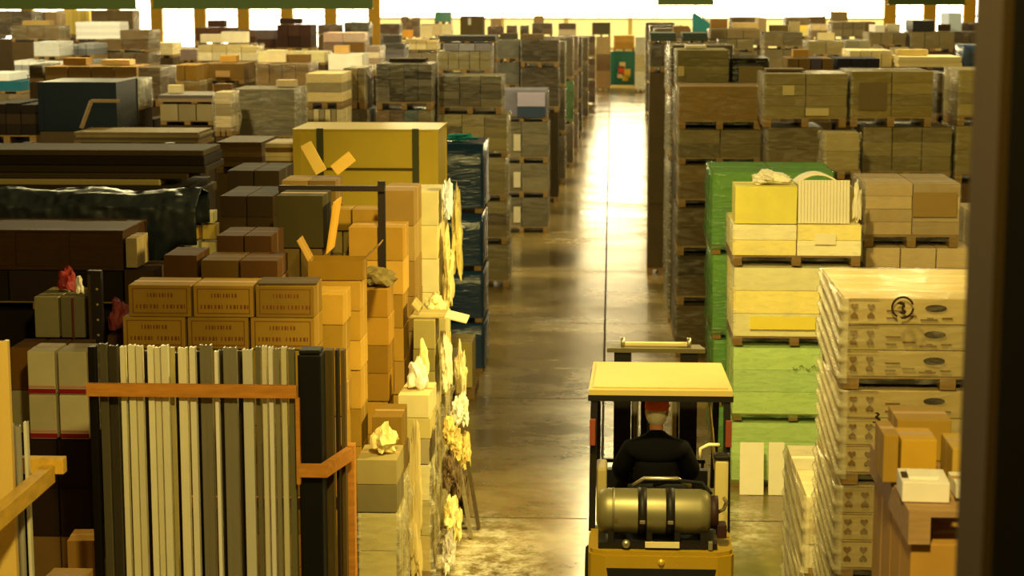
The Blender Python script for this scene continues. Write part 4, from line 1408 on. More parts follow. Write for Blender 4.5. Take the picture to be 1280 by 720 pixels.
# a wooden trestle leaning in front of the navy crate
tx, tz = at(92, 184, 24.9)
tr = MB()
tr.bar((0, 0, 0), (.12, .1, .36), .05, .04)
tr.bar((.12, .1, .36), (.5, .1, .36), .05, .04)
o = tr.build('wood_trestle', M('wood', '#7a6440'), None, (tx, 25.3, at(92, 167, 24.9)[1] + .04))
tag(o, 'bent wooden trestle piece lying on the beige planks', 'trestle')
# ------------------------------------------------------------------ rack of upright profiles, left foreground
YR = 12.0


def X_(px, Y):
    return at(px, 560, Y)[0]


def Z_(py, Y):
    return at(300, py, Y)[1]


ORW = M('wood', '#d69039', sc=(2, 10, 10), keep=True)
rk = empty('timber_rack', (X_(260, YR), YR, 0), 'timber rack with an orange front rail holding upright profiles', 'rack')
ox, oy = rk.location.x, rk.location.y


def rloc(x, y, z):
    return (x - ox, y - oy, z)


def rbox(name, x0, x1, y0, y1, z0, z1, mat, bev=.004):
    MB().box(x0 - ox, x1 - ox, y0 - oy, y1 - oy, z0, z1, 0, bev).build(name, mat, rk)


zr = Z_(496, YR), Z_(480, YR)
rbox('front_rail', X_(112, YR), X_(373, YR), YR - .04, YR, zr[0], zr[1], ORW)
rbox('front_rail', X_(112, YR), X_(373, YR), YR - .04, YR, .55, .63, ORW)
rbox('post', X_(113, YR), X_(122, YR), YR + .01, YR + .08, 0, Z_(436, YR), M('metal', '#241f16', rough=.6))
zl = Z_(594, YR), Z_(578, YR)
rbox('side_rail', X_(373, YR), X_(410, YR), YR - .04, YR, zl[0], zl[1], ORW)
MB().bar(rloc(X_(405, YR), YR - .02, (zl[0] + zl[1]) / 2), rloc(X_(437, YR + .45), YR + .45, (zl[0] + zl[1]) / 2), .05, .085).build('side_rail', ORW, rk)
xpr = X_(421, YR + .60)
rbox('post', X_(371, YR), X_(376, YR), YR - .035, YR + .005, zl[0] - .05, zr[0], ORW)
rbox('post', xpr, xpr + .115, YR + .61, YR + .71, 0, Z_(556, YR + .6), ORW)
rbox('back_rail', X_(113, YR), xpr, YR + .56, YR + .6, 1.5, 1.58, ORW)
rbox('back_rail', X_(113, YR), xpr, YR + .56, YR + .6, .45, .53, ORW)
rbox('base', X_(113, YR), xpr, YR - .03, YR + .6, 0, .08, ORW)

PROF = [  # pixel span at the top, top edge, colour, offset back
    (123, 137, 432, '#57503c', .05, 'grey'), (139, 150, 434, '#3c3629', .1, 'dark'), (153, 160, 435, '#efe6c4', .03, 'cream'), (163, 172, 433, '#e8dfba', .02, 'cream'),
    (173, 181, 434, '#e2d8b2', .03, 'cream'), (187, 195, 434, '#f2eac8', .02, 'cream'), (196, 203, 436, '#ece2bc', .03, 'cream'), (204, 213, 433, '#f2eaca', .03, 'cream'),
    (215, 220, 436, '#b4a56a', .1, 'ochre'), (225, 236, 436, '#efe6c4', .02, 'cream'), (239, 247, 435, '#f4ecd2', .03, 'cream'), (252, 267, 432, '#7c745e', .06, 'grey'),
    (270, 275, 440, '#f4efe2', .03, 'white'), (281, 298, 435, '#857d68', .05, 'grey'), (305, 318, 437, '#d8d2bc', .03, 'pale'), (321, 327, 434, '#6d664c', .08, 'grey'),
    (329, 335, 433, '#e0d8b8', .05, 'cream'), (337, 343, 434, '#f0ead8', .03, 'white'), (345, 351, 436, '#8c8568', .06, 'grey'), (353, 360, 434, '#d6cea8', .03, 'pale'), (362, 370, 436, '#6e6a4c', .04, 'grey green')]
for k, (a, b_, yt, c, back, word) in enumerate(PROF):
    Y = YR + back
    x0, x1 = X_(a, Y), X_(b_, Y)
    if k == 0:
        x0 = X_(127, Y)
    w = x1 - x0 - .004
    z = Z_(yt, Y)
    d = .05
    t = .006
    zb = .085
    mb = MB()
    # channel extrusion: back web, two flanges with lips, a centre rib
    out = [(-w / 2, 0), (w / 2, 0), (w / 2, d), (w / 2 - t * 1.6, d), (w / 2 - t * 1.6, t), (t * .6, t), (t * .6, d * .6), (-t * .6, d * .6), (-t * .6, t),
           (-w / 2 + t * 1.6, t), (-w / 2 + t * 1.6, d), (-w / 2, d)]
    if w < .03:
        out = [(-w / 2, 0), (w / 2, 0), (w / 2, d), (w * .2, d), (w * .2, t), (-w * .2, t), (-w * .2, d), (-w / 2, d)]
    mb.prism(out, zb, z, 'Z')
    g = 0
    if w > .05:             # the long groove on the face: a second, slightly proud strip
        mb.box(-w * .46, -w * .08, -.003, -.0002, zb, z - .004)
        mb.box(w * .08, w * .46, -.003, -.0002, zb, z - .004)
    o = mb.build('profile', M('paint', c, rough=.42), None, ((x0 + x1) / 2, Y + .004, 0), None)
    lean = (rnd.uniform(-.002, .002))
    o.rotation_euler = (0, 0, 0)
    tag(o, '%s upright profile, %s from the dark post in the timber rack' % (word, ORD[k] if k < 20 else 'twenty-first'), 'profile', 'upright profiles in the timber rack')
# dark and white slips standing between the wider ones further back
for k, (a, b_, yt, c) in enumerate(((142, 151, 437, '#2a251a'), (160, 166, 440, '#4d3a1c'), (181, 188, 440, '#3d2f18'), (220, 226, 442, '#37290f'), (247, 253, 440, '#20190c'), (275, 282, 438, '#3d3624'), (298, 306, 439, '#3a2f1c'))):
    Y = YR + .22
    x0, x1 = X_(a, Y), X_(b_, Y)
    mb = MB().prism([(x0, 0), (x1, 0), (x1, .04), (x1 - .01, .04), (x1 - .01, .01), (x0 + .01, .01), (x0 + .01, .04), (x0, .04)], .085, Z_(yt, Y), 'Z')
    for q in range(len(mb.v)):
        v = mb.v[q]
        mb.v[q] = (v[0] - (x0 + x1) / 2, v[1], v[2])
    o = mb.build('profile', M('paint', c, rough=.5), None, ((x0 + x1) / 2, Y, 0))
    tag(o, 'dark brown profile standing back, %s gap from the left in the rack' % ORD[k], 'profile', 'dark profiles set back in the timber rack')
# black wrapped bundle and the brown boards at the right end of the rack
zt_ = Z_(440, YR + .05)
bk = empty('wrapped_bundle', (X_(388, YR + .05), YR + .2, .085), 'tall black wrapped bundle at the right end of the timber rack', 'bundle')
wv = X_(403, YR + .05) - X_(374, YR + .05)
MB().box(-wv / 2, wv / 2, -.15, .05, 0, zt_ - .1, 0, .012).build('body', M('plain', '#0b0a09', rough=.55), bk)
mb = MB()
mb.box(-wv * .46, wv * .46, -.13, .03, zt_ - .099, zt_ - .075, 0, .008)
mb.build('top_fold', M('plain', '#1c1712', rough=.7), bk)
for k, (a, b_, c, yy) in enumerate(((406, 417, '#5c4a24', .265), (420, 424, '#33270f', .36), (427, 432, '#6b5428', .455))):
    Y = YR + yy
    x0, x1 = X_(a, Y), X_(b_, Y)
    o = MB().box(-(x1 - x0) / 2, (x1 - x0) / 2, 0, .09, 0, Z_(437, Y) - .085, 0, .003).build('board', M('wood', c, sc=(10, 10, 1)), None, ((x0 + x1) / 2, Y, .085))
    tag(o, ['olive brown upright board next to the black bundle', 'dark upright board between two brown ones by the black bundle', 'brown upright board at the right end of the rack'][k], 'board')
FOOT.append((X_(112, YR) - .05, xpr + .15, YR - .1, YR + .62))

# ------------------------------------------------------------------ second rack at the bottom left corner
YN = 10.4
YEL = M('wood', '#eaac42', sc=(6, 2, 6))
r2_ = empty('timber_rack', (-3.2, YN, 0), 'yellow timber bracket of a nearer rack, at the bottom left', 'rack')
xe, ze = at(80, 577, YN)
q = r2_.location


def nb(name, x0, x1, y0, y1, z0, z1, m=YEL, bev=.004):
    MB().box(x0 - q.x, x1 - q.x, y0 - q.y, y1 - q.y, z0, z1, 0, bev).build(name, m, r2_)


xs0 = at(66, 600, YN)[0]
nb('side_rail', xs0 - .05, xs0 + .02, 7.6, YN - .02, ze - .115, ze - .015)
nb('cross_rail', xe - .62, xe, YN - .015, YN + .055, ze - .07, ze + .02)
nb('post', xs0 - .05, xs0 + .02, 7.5, 7.59, 0, ze)
nb('post', xe - .62, xe - .55, YN + .06, YN + .13, 0, ze + .4)
nb('base', xe - .9, xs0 + .02, 7.6, YN, 0, .07)
mbn = MB()
for k in range(3):
    mbn.box(xs0 - .03 - q.x, xs0 - .005 - q.x, 8.1 + k * .6 - q.y, 8.2 + k * .6 - q.y, ze - .0145, ze + .0)
mbn.build('cleat', M('wood', '#8a5c1c'), r2_)
for k, (a, b_, yt, c, yy, word) in enumerate(((-14, 9, 426, '#f2cc70', 10.15, 'wide yellow'), (10, 15, 531, '#b8ae94', 10.2, 'thin grey'), (18, 26, 532, '#8f8878', 10.22, 'round grey'), (29, 33, 528, '#dcd6bc', 10.25, 'thin white'))):
    x0, z = at(a, yt, yy)
    x1, _ = at(b_, yt, yy)
    mb = MB()
    if word == 'round grey':
        mb.lathe([(.012, z), ((x1 - x0) / 2, z), ((x1 - x0) / 2, .075), (.012, .075)], 'Z', 16)
    else:
        w = x1 - x0
        mb.prism([(-w / 2, 0), (w / 2, 0), (w / 2, .04), (w * .3, .04), (w * .3, .008), (-w * .3, .008), (-w * .3, .04), (-w / 2, .04)], .075, z, 'Z')
    o = mb.build('profile', M('paint', c, rough=.4), None, ((x0 + x1) / 2, yy, 0))
    tag(o, '%s upright profile in the nearer rack at the bottom left' % word, 'profile', 'profiles in the nearer rack')

# ------------------------------------------------------------------ orange cartons behind the rack
OC = '#8c6424'
PRT = M('plain', '#6d3c14', rough=.8)


def oc_print(o, w, d, h, i=0, k=0):
    t = MB()
    y = -d / 2 - .001
    for (u0, v, n, s) in ((.30, .62, 9, .022), (.12, .26, 7, .026), (.55, .26, 7, .026)):
        x = -w / 2 + w * u0
        for q_ in range(n):
            hh = h * .13
            ww = s * (.45 + .4 * ((q_ * 7) % 3) / 2)
            t.box(x, x + ww * .8, y, y + .003, h * v, h * v + hh)
            x += s
    # frame line printed round the face
    for (a, b_, c_, e) in ((.06, .94, .1, .13), (.06, .94, .88, .905), (.06, .075, .13, .88), (.925, .94, .13, .88)):
        t.box(-w / 2 + w * a, -w / 2 + w * b_, y, y + .0028, h * c_, h * e)
    t.build('printed_text', PRT, o)


Yc = 14.0
s_ = 2400 / Yc
zc1, zc0 = Z_(357, Yc), Z_(397, Yc)
ch = zc1 - zc0
rowx = [(166, 244), (246, 321), (323, 396)]
names = ['left', 'middle', 'right']
for k, (a, b_) in enumerate(rowx):
    x0, x1 = X_(a, Yc), X_(b_, Yc)
    single_carton('orange carton with printed face, %s of three in the top row' % names[k], (x0 + x1) / 2, Yc, zc0, x1 - x0 - .006, .40, ch, OC, prints=oc_print)
for k, (a, b_) in enumerate(((158, 236), (238, 314), (316, 396))):
    x0, x1 = X_(a, Yc), X_(b_, Yc)
    single_carton('orange carton with printed face, %s of three in the second row' % names[k], (x0 + x1) / 2, Yc, zc0 - ch, x1 - x0 - .006, .41, ch, OC, prints=oc_print)
zq = zc0 - ch
load('block of orange cartons under the two printed rows, behind the rack', X_(156, Yc), X_(397, Yc), Yc, .42, zq * .5, zq, [OC, '#846022', '#926a2a'], nx=3, nz=4, ny=1, wrap=None, pallet=False, bev=.004)
load('bottom block of orange cartons behind the rack, on a pallet', X_(156, Yc), X_(397, Yc), Yc, .42, 0, zq * .5, [OC, '#a86828', '#bb7a34'], nx=3, nz=4, ny=1, wrap=None, bev=.004)
FOOT.append((X_(150, Yc), X_(398, Yc), Yc, Yc + .43))
# flattened dark cardboard on the right carton
o = MB().box(-.22, .22, -.16, .16, 0, .012, 0, .003).build('cardboard_sheet', M('card', '#4a3a22'), None, (X_(360, Yc), Yc + .2, zc1 + .002), (0, 0, .06))
tag(o, 'loose dark cardboard sheet lying on the right orange carton', 'cardboard')


def column(Y, pr, width, ytop, n, d, cols, label, wrap=None, h=None, full=True, off=.012, amp=.006, freq=9, bev=.004):
    """a column of single cartons whose right edge shows at pixel pr"""
    xr = X_(pr, Y)
    zt = at(pr, ytop, Y)[1]
    h = h or .24
    k = 0
    z = zt
    while k < n:
        single_carton('%s, %s from the top' % (label, ORD[k]), xr - width / 2 + rnd.uniform(-.006, .006), Y, z - h, width, d, h,
                      cols[k % len(cols)] if isinstance(cols, list) else cols, rnd.uniform(-.015, .015), bev=bev)
        z -= h
        k += 1
    load('lower cartons of the %s' % label.replace('carton in the ', ''), xr - width, xr, Y, d, 0, z, cols, nx=1, nz=max(2, int(z / .3)), ny=1, wrap=wrap, bev=bev, off=off, amp=amp, freq=freq, hp=.1)
    FOOT.append((xr - width, xr, Y, Y + d))
    return zt


O2 = ['#a87a30', '#9c7028', '#b08436']
column(14.5, 431, .46, 368, 4, .42, O2, 'orange carton in the column stepping out right of the printed rows')
za = column(15.0, 453, .46, 352, 3, .42, O2, 'orange carton in the second stepped column from the rack')
# open flapped carton on the second stepped column
xo = X_(419, 15.0)
single_carton('open orange carton with raised flaps over the second stepped column', xo + .015, 15.03, za, .44, .34, Z_(331, 15.0) - za + .03, '#8f5a1c', .03, flaps=1.1)
column(15.85, 487, .44, 362, 4, .42, ['#94561f', '#a06426', '#8a501c'], 'reddish carton in the third stepped column from the rack')
crumple('sagging brown cloth bag on the reddish carton column', X_(470, 15.95), 16.06, at(487, 362, 15.85)[1] + .002, .17, .15, .14, '#7a6a40', 7.7, name='cloth_bag', cat='bag', mat='cloth')
column(16.65, 506, .48, 284, 5, .45, ['#a8722e', '#b8843c', '#9a6828'], 'tan carton in the fourth stepped column from the rack', h=.3)
column(17.5, 520, .30, 238, 5, .7, ['#94753c', '#a08348', '#8a6a34'], 'olive brown carton in the fifth stepped column', h=.33)
# pale yellow cartons in torn film at the aisle edge
column(18.5, 549, .34, 240, 4, .75, ['#d2c48c', '#c8b87c', '#dccf9c'], 'pale yellow carton in the torn film column at the aisle', wrap='heavy', h=.33, amp=.03, off=.014)
column(19.7, 553, .4, 262, 3, .8, ['#c9ac58', '#d8c27a', '#bfa04c'], 'straw carton in the ragged aisle column before the blue film', wrap='heavy', h=.36, amp=.03)
# ------------------------------------------------------------------ low ragged goods along the aisle, left side
WH = ['#c9bb7c', '#b9aa6c', '#d6cb96', '#a8965a']


def low_column(Y, xl, xr, d, zt, hs, cols, labels, rest):
    z = zt
    for h, c, lab in zip(hs, cols, labels):
        single_carton(lab, (xl + xr) / 2, Y, z - h, xr - xl, d, h, c, rnd.uniform(-.03, .03) if xr - xl < .3 else 0)
        z -= h
    load(rest, xl, xr, Y, d, 0, z, WH, nx=1, nz=max(2, int(z / .28)), ny=1, wrap='heavy', amp=.03, bev=.004, hp=.08, seg=.05)
    FOOT.append((xl, xr, Y, Y + d))
    return zt


low_column(14.3, -1.93, -1.62, .5, 1.42, [.2, .22], ['#8f8050', '#6f6444'], ['beige carton low at the aisle, right of the orange timber post', 'grey beige carton second from top by the orange timber post'],
           'ragged load on the floor right of the orange timber post')
low_column(15.0, -1.9, -1.66, .5, 1.6, [.28, .24], ['#7a5a22', '#5f4820'], ['big brown carton behind the orange timber post', 'brown carton under the big one behind the timber post'],
           'floor load under the two brown cartons at the aisle')
low_column(15.75, -1.76, -1.5, .55, 1.62, [.2, .18, .22], ['#c8ba88', '#b5a668', '#a89a74'], ['cream carton at the aisle beneath the white paper heap', 'yellow cream carton second under the white paper heap', 'cream carton third under the white paper heap'],
           'torn film load on the floor under the white paper heap')
low_column(16.55, -1.72, -1.53, .6, 2.12, [.26, .2, .2, .2], ['#9a8c54', '#8c7e48', '#a39560', '#b5a678'], ['olive cream carton under the cardboard tray at the aisle', 'olive carton second under the cardboard tray', 'olive carton third under the cardboard tray', 'cream carton fourth under the cardboard tray'],
           'torn film load on the floor below the cardboard tray column')
low_column(17.35, -1.72, -1.5, .55, 2.0, [.22, .26, .24], ['#d9c984', '#cdbb70', '#e0d39a'], ['pale carton at the aisle beside the beige metal box', 'pale carton second from top near the beige metal box', 'pale carton third from top near the beige metal box'],
           'torn film load on the floor nearest the beige metal box')

# film hanging in strips and crushed paper over this edge


def hang(label, pts, w, c, name='torn_film', cat='torn film', mat='paper', seed=0, t=.012):
    """a hanging torn strip: a wavy thin solid following the given path down"""
    n = 14
    vs, fs = [], []
    P = [Vector(p) for p in pts]
    m = len(P) - 1
    for i in range(n + 1):
        u = i / n * m
        k = min(int(u), m - 1)
        p = P[k].lerp(P[k + 1], u - k)
        ww = w * (.55 + .6 * abs(noise.noise(Vector((i * .7, seed, 1)))) + .2)
        if i == n:
            ww *= .35
        wob = .03 * noise.noise(Vector((i * .5, 3, seed)))
        for (sx, sy) in ((-1, -1), (1, -1), (1, 1), (-1, 1)):
            vs.append((p.x + wob * .6 + t * sy + .02 * noise.noise(Vector((i, sx, seed))), p.y + sx * ww / 2, p.z + .01 * sx))
    for i in range(n):
        for k in range(4):
            fs.append((i * 4 + k, i * 4 + (k + 1) % 4, (i + 1) * 4 + (k + 1) % 4, (i + 1) * 4 + k))
    fs += [(3, 2, 1, 0), (n * 4, n * 4 + 1, n * 4 + 2, n * 4 + 3)]
    lo = min(v[2] for v in vs)
    c0 = P[0]
    mb = MB().add([(v[0] - c0.x, v[1] - c0.y, v[2] - lo) for v in vs], fs)
    o = mb.build(name, M(mat, c), None, (c0.x, c0.y, lo))
    return tag(o, label, cat)


RAG = [  # label, x, y, z, rx, ry, h, colour
    ('long yellow rag of torn film down the straw cartons', -1.60, 19.95, 1.95, .055, .34, .95, '#e3d07c'),
    ('white and blue torn sleeve at the top of the pale yellow cartons', -1.595, 18.72, 2.72, .05, .2, .42, '#dfe0ea'),
    ('cream rag of film hanging from the pale yellow cartons', -1.60, 18.85, 1.8, .05, .3, .8, '#e8d892'),
    ('white torn paper hanging by the cardboard tray', -1.45, 16.8, 1.45, .05, .22, .5, '#efe6c4'),
    ('cream paper bunch halfway down beside the beige metal box', -1.42, 18.1, 1.1, .06, .14, .5, '#e8dca8'),
    ('beige ragged film below the white paper heap', -1.62, 15.63, .02, .07, .06, 1.3, '#cdb878'),
]
for k, (lab, x, y, z, rx, ry, h, c) in enumerate(RAG):
    crumple(lab, x, y, z, rx, ry, h / 1.1, c, 20 + k * 1.7, name='hanging_film', cat='torn film', detail=4, freq=2.0)
for (yy, where, hs) in ((16.0, 'under the white paper heap', (.3, .26, .3, .22)), (16.72, 'before the leaning planks', (.36, .26, .26, .2)), (17.62, 'near the beige metal box', (.38, .32, .26))):
    z = .02
    for k, h in enumerate(hs):
        word, c = (('cream', '#e6d894'), ('white', '#f0ebda'), ('brown', '#6a5434'), ('pale grey', '#c4bcae'), ('straw', '#d8c070'))[(k * 2 + int(yy * 3)) % 5]
        crumple('%s torn film clump at the aisle, %s from floor, %s' % (word, ORD[k], where), -1.365 + .012 * (k % 2), yy + rnd.uniform(-.05, .05), z, .055, .2, h, c,
                40 + yy + k * 3.1, name='hanging_film', cat='torn film', detail=4, freq=1.9)
        z += h * 1.3
crumple('white crushed paper heap on the cream cartons at the aisle', -1.63, 16.0, 1.63, .09, .11, .24, '#f0ecdf', 5.5, rot=.4)
crumple('yellowish crushed paper leaning over the white paper heap', -1.60, 16.27, 1.63, .05, .045, .34, '#eadf9c', 8.8, rot=1.0)
crumple('torn cream paper low beside the orange timber post', -1.74, 14.55, 1.422, .1, .14, .2, '#dccb88', 11.2)
crumple('crushed pale film on the pale cartons by the beige metal box', -1.62, 17.6, 2.01, .09, .18, .16, '#e6da9c', 13.0)
# splayed cardboard tray
tr = empty('cardboard_tray', (-1.6, 16.82, 2.125), 'splayed cardboard tray on top of the olive cartons at the aisle', 'tray')
MB().box(-.16, .15, -.2, .2, 0, .012).build('base', M('card', '#b8a566'), tr)
MB().box(0, .2, -.19, .19, 0, .012).build('flap', M('paper', '#e2d7a8'), tr, (.15, 0, .0), (0, math.radians(14), 0))
MB().box(-.09, .0, -.2, .2, 0, .012).build('flap', M('card', '#a8955a'), tr, (-.085, 0, .05), (0, math.radians(48), 0))
# two planks leaning at the foot of the goods
for k, (y, c) in enumerate(((17.05, '#8d8264'), (17.35, '#5a4c34'))):
    o = MB().bar((0, 0, 0), (-.105, .05, .62), .09, .03).build('plank', M('wood', c), None, (-1.25 + .05 * k, y, .012))
    tag(o, ['grey plank leaning at the foot of the torn film strips', 'dark plank leaning just beyond the grey one at the aisle'][k], 'plank')
# dark odds and ends in the gap behind the timber rack
YD = 13.3
for k, (pa, pb, ya, yb, c, lab) in enumerate(((470, 492, 462, 492, '#3d3524', 'dark olive tub between the orange columns and the white paper'), (440, 462, 530, 560, '#b5762a', 'orange wood block end right of the rack boards'))):
    pass

# ------------------------------------------------------------------ big dark carton, steel frame and cartons on top behind the orange ones
YB2 = 16.0
x0, x1 = X_(300, YB2), X_(404, YB2)
stack('the big dark carton', 15.95, .5, [
    ((346, 404), (246, 312), 'carton', '#3c341a', 'big dark olive carton standing with one flap out, above the orange cartons', dict(bev=.006)),
    ((346, 404), (314, 352), 'load', ['#5d4a24', '#6a5228'], 'dark brown low cartons under the big dark olive one', dict(nx=2, nz=1, wrap=None, pallet=False))], fixed=True, low='#5d4422', lowwrap=None)
xf, zf = at(407, 318, 15.9)
bd = [o for o in bpy.data.objects if o.get('label', '').startswith('big dark olive carton')][0]
fl = MB().box(-.006, .006, 0, .45, 0, .44).build('flap', M('card', '#c07a30'), bd, (xf - bd.location.x, -.25, zf - bd.location.z), (0, math.radians(9), 0))
fl['label'] = 'bright orange flap'
stack('the brown cartons behind the stepped columns', 17.14, .33, [
    ((405, 474), (262, 290), 'load', ['#a8762c', '#97682a'], 'brown cartons behind the bright orange flap', dict(nx=2, nz=1, wrap=None, pallet=False)),
    ((405, 452), (292, 345), 'load', ['#5a4a26', '#6d5a30'], 'dark cartons below the brown ones behind the flap', dict(nx=2, nz=2, wrap=None, pallet=False))], fixed=True, low='#5d4422', lowwrap=None)
# steel goods frame: upright and long beam
YS = 17.72
fr_ = empty('goods_rack', (X_(478, YS), YS, 0), 'dark steel frame with long beam above the messy cartons', 'rack')
fx = fr_.location.x
zb1, zb0 = Z_(231, YS - 1.1), Z_(239, YS - 1.1)
SM = M('metal', '#2b2118', rough=.6, metallic=.6)
xu0, xu1 = at(473, 250, 16.6)[0], at(482, 250, 16.6)[0]
MB().box(xu0 - fx, xu1 - fx, -1.12 - .05, -1.12 + .0, 0, Z_(225, 16.6)).build('upright', SM, fr_)
xb0 = at(350, 235, 16.6)[0]
MB().box(xb0 - fx, xu1 - fx, -1.12 - .09, -1.12 - .053, Z_(238, 16.55), Z_(231, 16.55)).build('beam', SM, fr_)
MB().box(xb0 - fx, xb0 - fx + .06, -1.12 - .05, -1.12 + .0, 0, Z_(231, 16.6)).build('upright', SM, fr_)
stack('the long cartons behind the steel beam', 16.72, .5, [
    ((352, 420), (226, 262), 'load', ['#8a6a34', '#7a5a2c'], 'brown cartons carrying the cream scraps behind the steel beam', dict(nx=2, nz=1, wrap=None, pallet=False))], fixed=False, low='#4f3c1e', lowwrap=None)
# loose scraps standing up out of the cartons behind the beam
for k, (pa, pb, ya, yb, rot, c, lab) in enumerate(((392, 412, 208, 240, .5, '#d8b45c', 'upright cream cardboard scrap behind the steel beam'), (414, 444, 222, 240, .9, '#d0a850', 'slanting cream cardboard scrap right of the upright one'))):
    _t = TOP['brown cartons carrying the cream scraps behind the steel beam']
    x, z = at((pa + pb) / 2 - 14 * k, yb, _t[2] + .1)[0], _t[4] + .002
    o = MB().box(-.055, .055, 0, .012, 0, .3 - .08 * k).build('cardboard_scrap', M('card', c), None, (x, _t[2] + .1 + .15 * k, z + .06), (0, -rot if k == 0 else rot, 0))
    tag(o, lab, 'cardboard scrap')

# rows of brown cartons further left, behind the printed orange ones
B2 = ['#4a2a12', '#402510', '#503016']
stack('the flat brown cartons', 14.62, .5, [
    ((250, 348), (327, 352), 'load', ['#5a3516', '#4e2e13'], 'flat brown carton row right behind the printed orange row', dict(nx=2, nz=1, wrap=None, pallet=False, bev=.004))], fixed=True, low='#6a4020', lowwrap=None)
stack('the dark flat cartons', 14.75, .5, [
    ((204, 247), (321, 352), 'load', ['#43260f'], 'dark brown carton behind the left printed orange one', dict(nx=1, nz=1, wrap=None, pallet=False, bev=.004))], fixed=True, low='#4a2c18', lowwrap=None)
stack('the mid brown cartons', 15.3, .6, [
    ((270, 340), (296, 330), 'load', B2, 'brown cartons two rows behind the printed orange ones', dict(nx=2, nz=1, wrap=None, pallet=False, bev=.004))], fixed=True, low='#5a3a1e', lowwrap=None)
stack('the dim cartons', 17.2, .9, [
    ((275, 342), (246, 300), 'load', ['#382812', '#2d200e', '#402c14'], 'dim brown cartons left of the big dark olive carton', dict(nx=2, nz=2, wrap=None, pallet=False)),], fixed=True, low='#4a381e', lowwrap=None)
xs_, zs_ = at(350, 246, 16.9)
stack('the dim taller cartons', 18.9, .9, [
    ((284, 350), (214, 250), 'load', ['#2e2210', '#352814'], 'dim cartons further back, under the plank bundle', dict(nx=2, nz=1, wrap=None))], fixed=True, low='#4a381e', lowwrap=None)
# small cartons and magazines lit from the aisle, tumbling from torn film
xq0, xq1 = at(205, 300, 18.0)[0], at(272, 300, 18.0)[0]
zq = Z_(322, 18.0)
for (pa, pb, ya, z0, c, word) in ((206, 227, 303, zq, '#b8a060', 'grey cream'), (229, 249, 300, zq, '#cfc8a4', 'pale cream'), (251, 272, 302, zq, '#e0cf8e', 'light straw'),
                                 (231, 250, 284, None, '#d8ac48', 'amber'), (252, 270, 280, None, '#d8b85c', 'bright straw'), (247, 267, 264, 1, '#e6d8a0', 'topmost cream')):
    xa, z1 = at(pa, ya, 18.0)
    xb, _ = at(pb, ya, 18.0)
    if z0 is None:
        z0 = Z_(300, 18.0) + .005
    elif z0 == 1:
        z0 = Z_(280, 18.0) + .005
    single_carton('small %s carton spilling from torn film beside the dark tarp' % word, (xa + xb) / 2, 17.98, z0 + .002, xb - xa - .012, .22, z1 - z0 - .006, c, rnd.uniform(-.05, .05), bev=.004)
load('dark carton load under the small spilling cartons', xq0, xq1, 17.95, .8, 0, zq, ['#5a3c20', '#4a3018'], nx=2, nz=4, ny=1, wrap=None)
FOOT.append((xq0, xq1, 17.9, 18.8))

# ------------------------------------------------------------------ long stock on the left: steel bars, tarp and crates
BARS = [  # top, bottom px, right end px, depth back, colour
    (182, 190, 270, 19.9, '#41341c', 'brown top'), (191, 201, 268, 19.75, '#1f160c', 'black upper'), (203, 212, 269, 19.7, '#2d2312', 'dark second'),
    (213, 221, 245, 19.6, '#3a2e18', 'dark brown third'), (222, 228, 207, 19.45, '#8c7a48', 'pale lit'), (229, 236, 246, 19.5, '#2a2110', 'dark fifth'), (237, 246, 250, 19.4, '#43361c', 'brown lowest')]
rkL = empty('cantilever_rack', (-5.6, 20.5, 0), 'dark steel rack holding long bars on the left', 'rack')
for x in (-4.75, -6.3):
    MB().box(x + 5.6 - .05, x + 5.6 + .05, -.05, .06, 0, 3.35).build('upright', SM, rkL)
zarm = Z_(247, 19.4) - .012
for x in (-4.75, -6.3):
    MB().box(x + 5.6 - .03, x + 5.6 + .03, -1.4, -.05, zarm - .08, zarm).build('arm', SM, rkL)
    MB().box(x + 5.6 - .03, x + 5.6 + .03, -1.44, -1.4, zarm - .08, zarm + .05).build('stop', SM, rkL)
zprev = zarm
for k, (ya, yb, pr, Y, c, word) in enumerate(BARS[::-1]):
    xr = at(pr, (ya + yb) / 2, Y)[0]
    xl_ = -7.6
    z1 = Z_(ya, Y)
    z0 = zprev + .003
    h = max(.03, z1 - z0)
    d = (.7, .1, .3, .5, .5, .4, .5)[k]
    Yb = 19.15 + .02 * k
    d = 1.1 - .04 * k
    mb = MB()
    # a bundle section: box girder with rolled edges
    mb.box(-(xr - xl_) / 2, (xr - xl_) / 2, 0, d, 0, h, 0, min(.012, h * .2))
    o = mb.build('steel_bar', M('paint', c, rough=.8, spec=.1), None, ((xl_ + xr) / 2, Yb, z0))
    tag(o, '%s bar of the long stock lying on the left hand rack' % word, 'bar', 'long bars on the rack')
    zprev = z0 + h
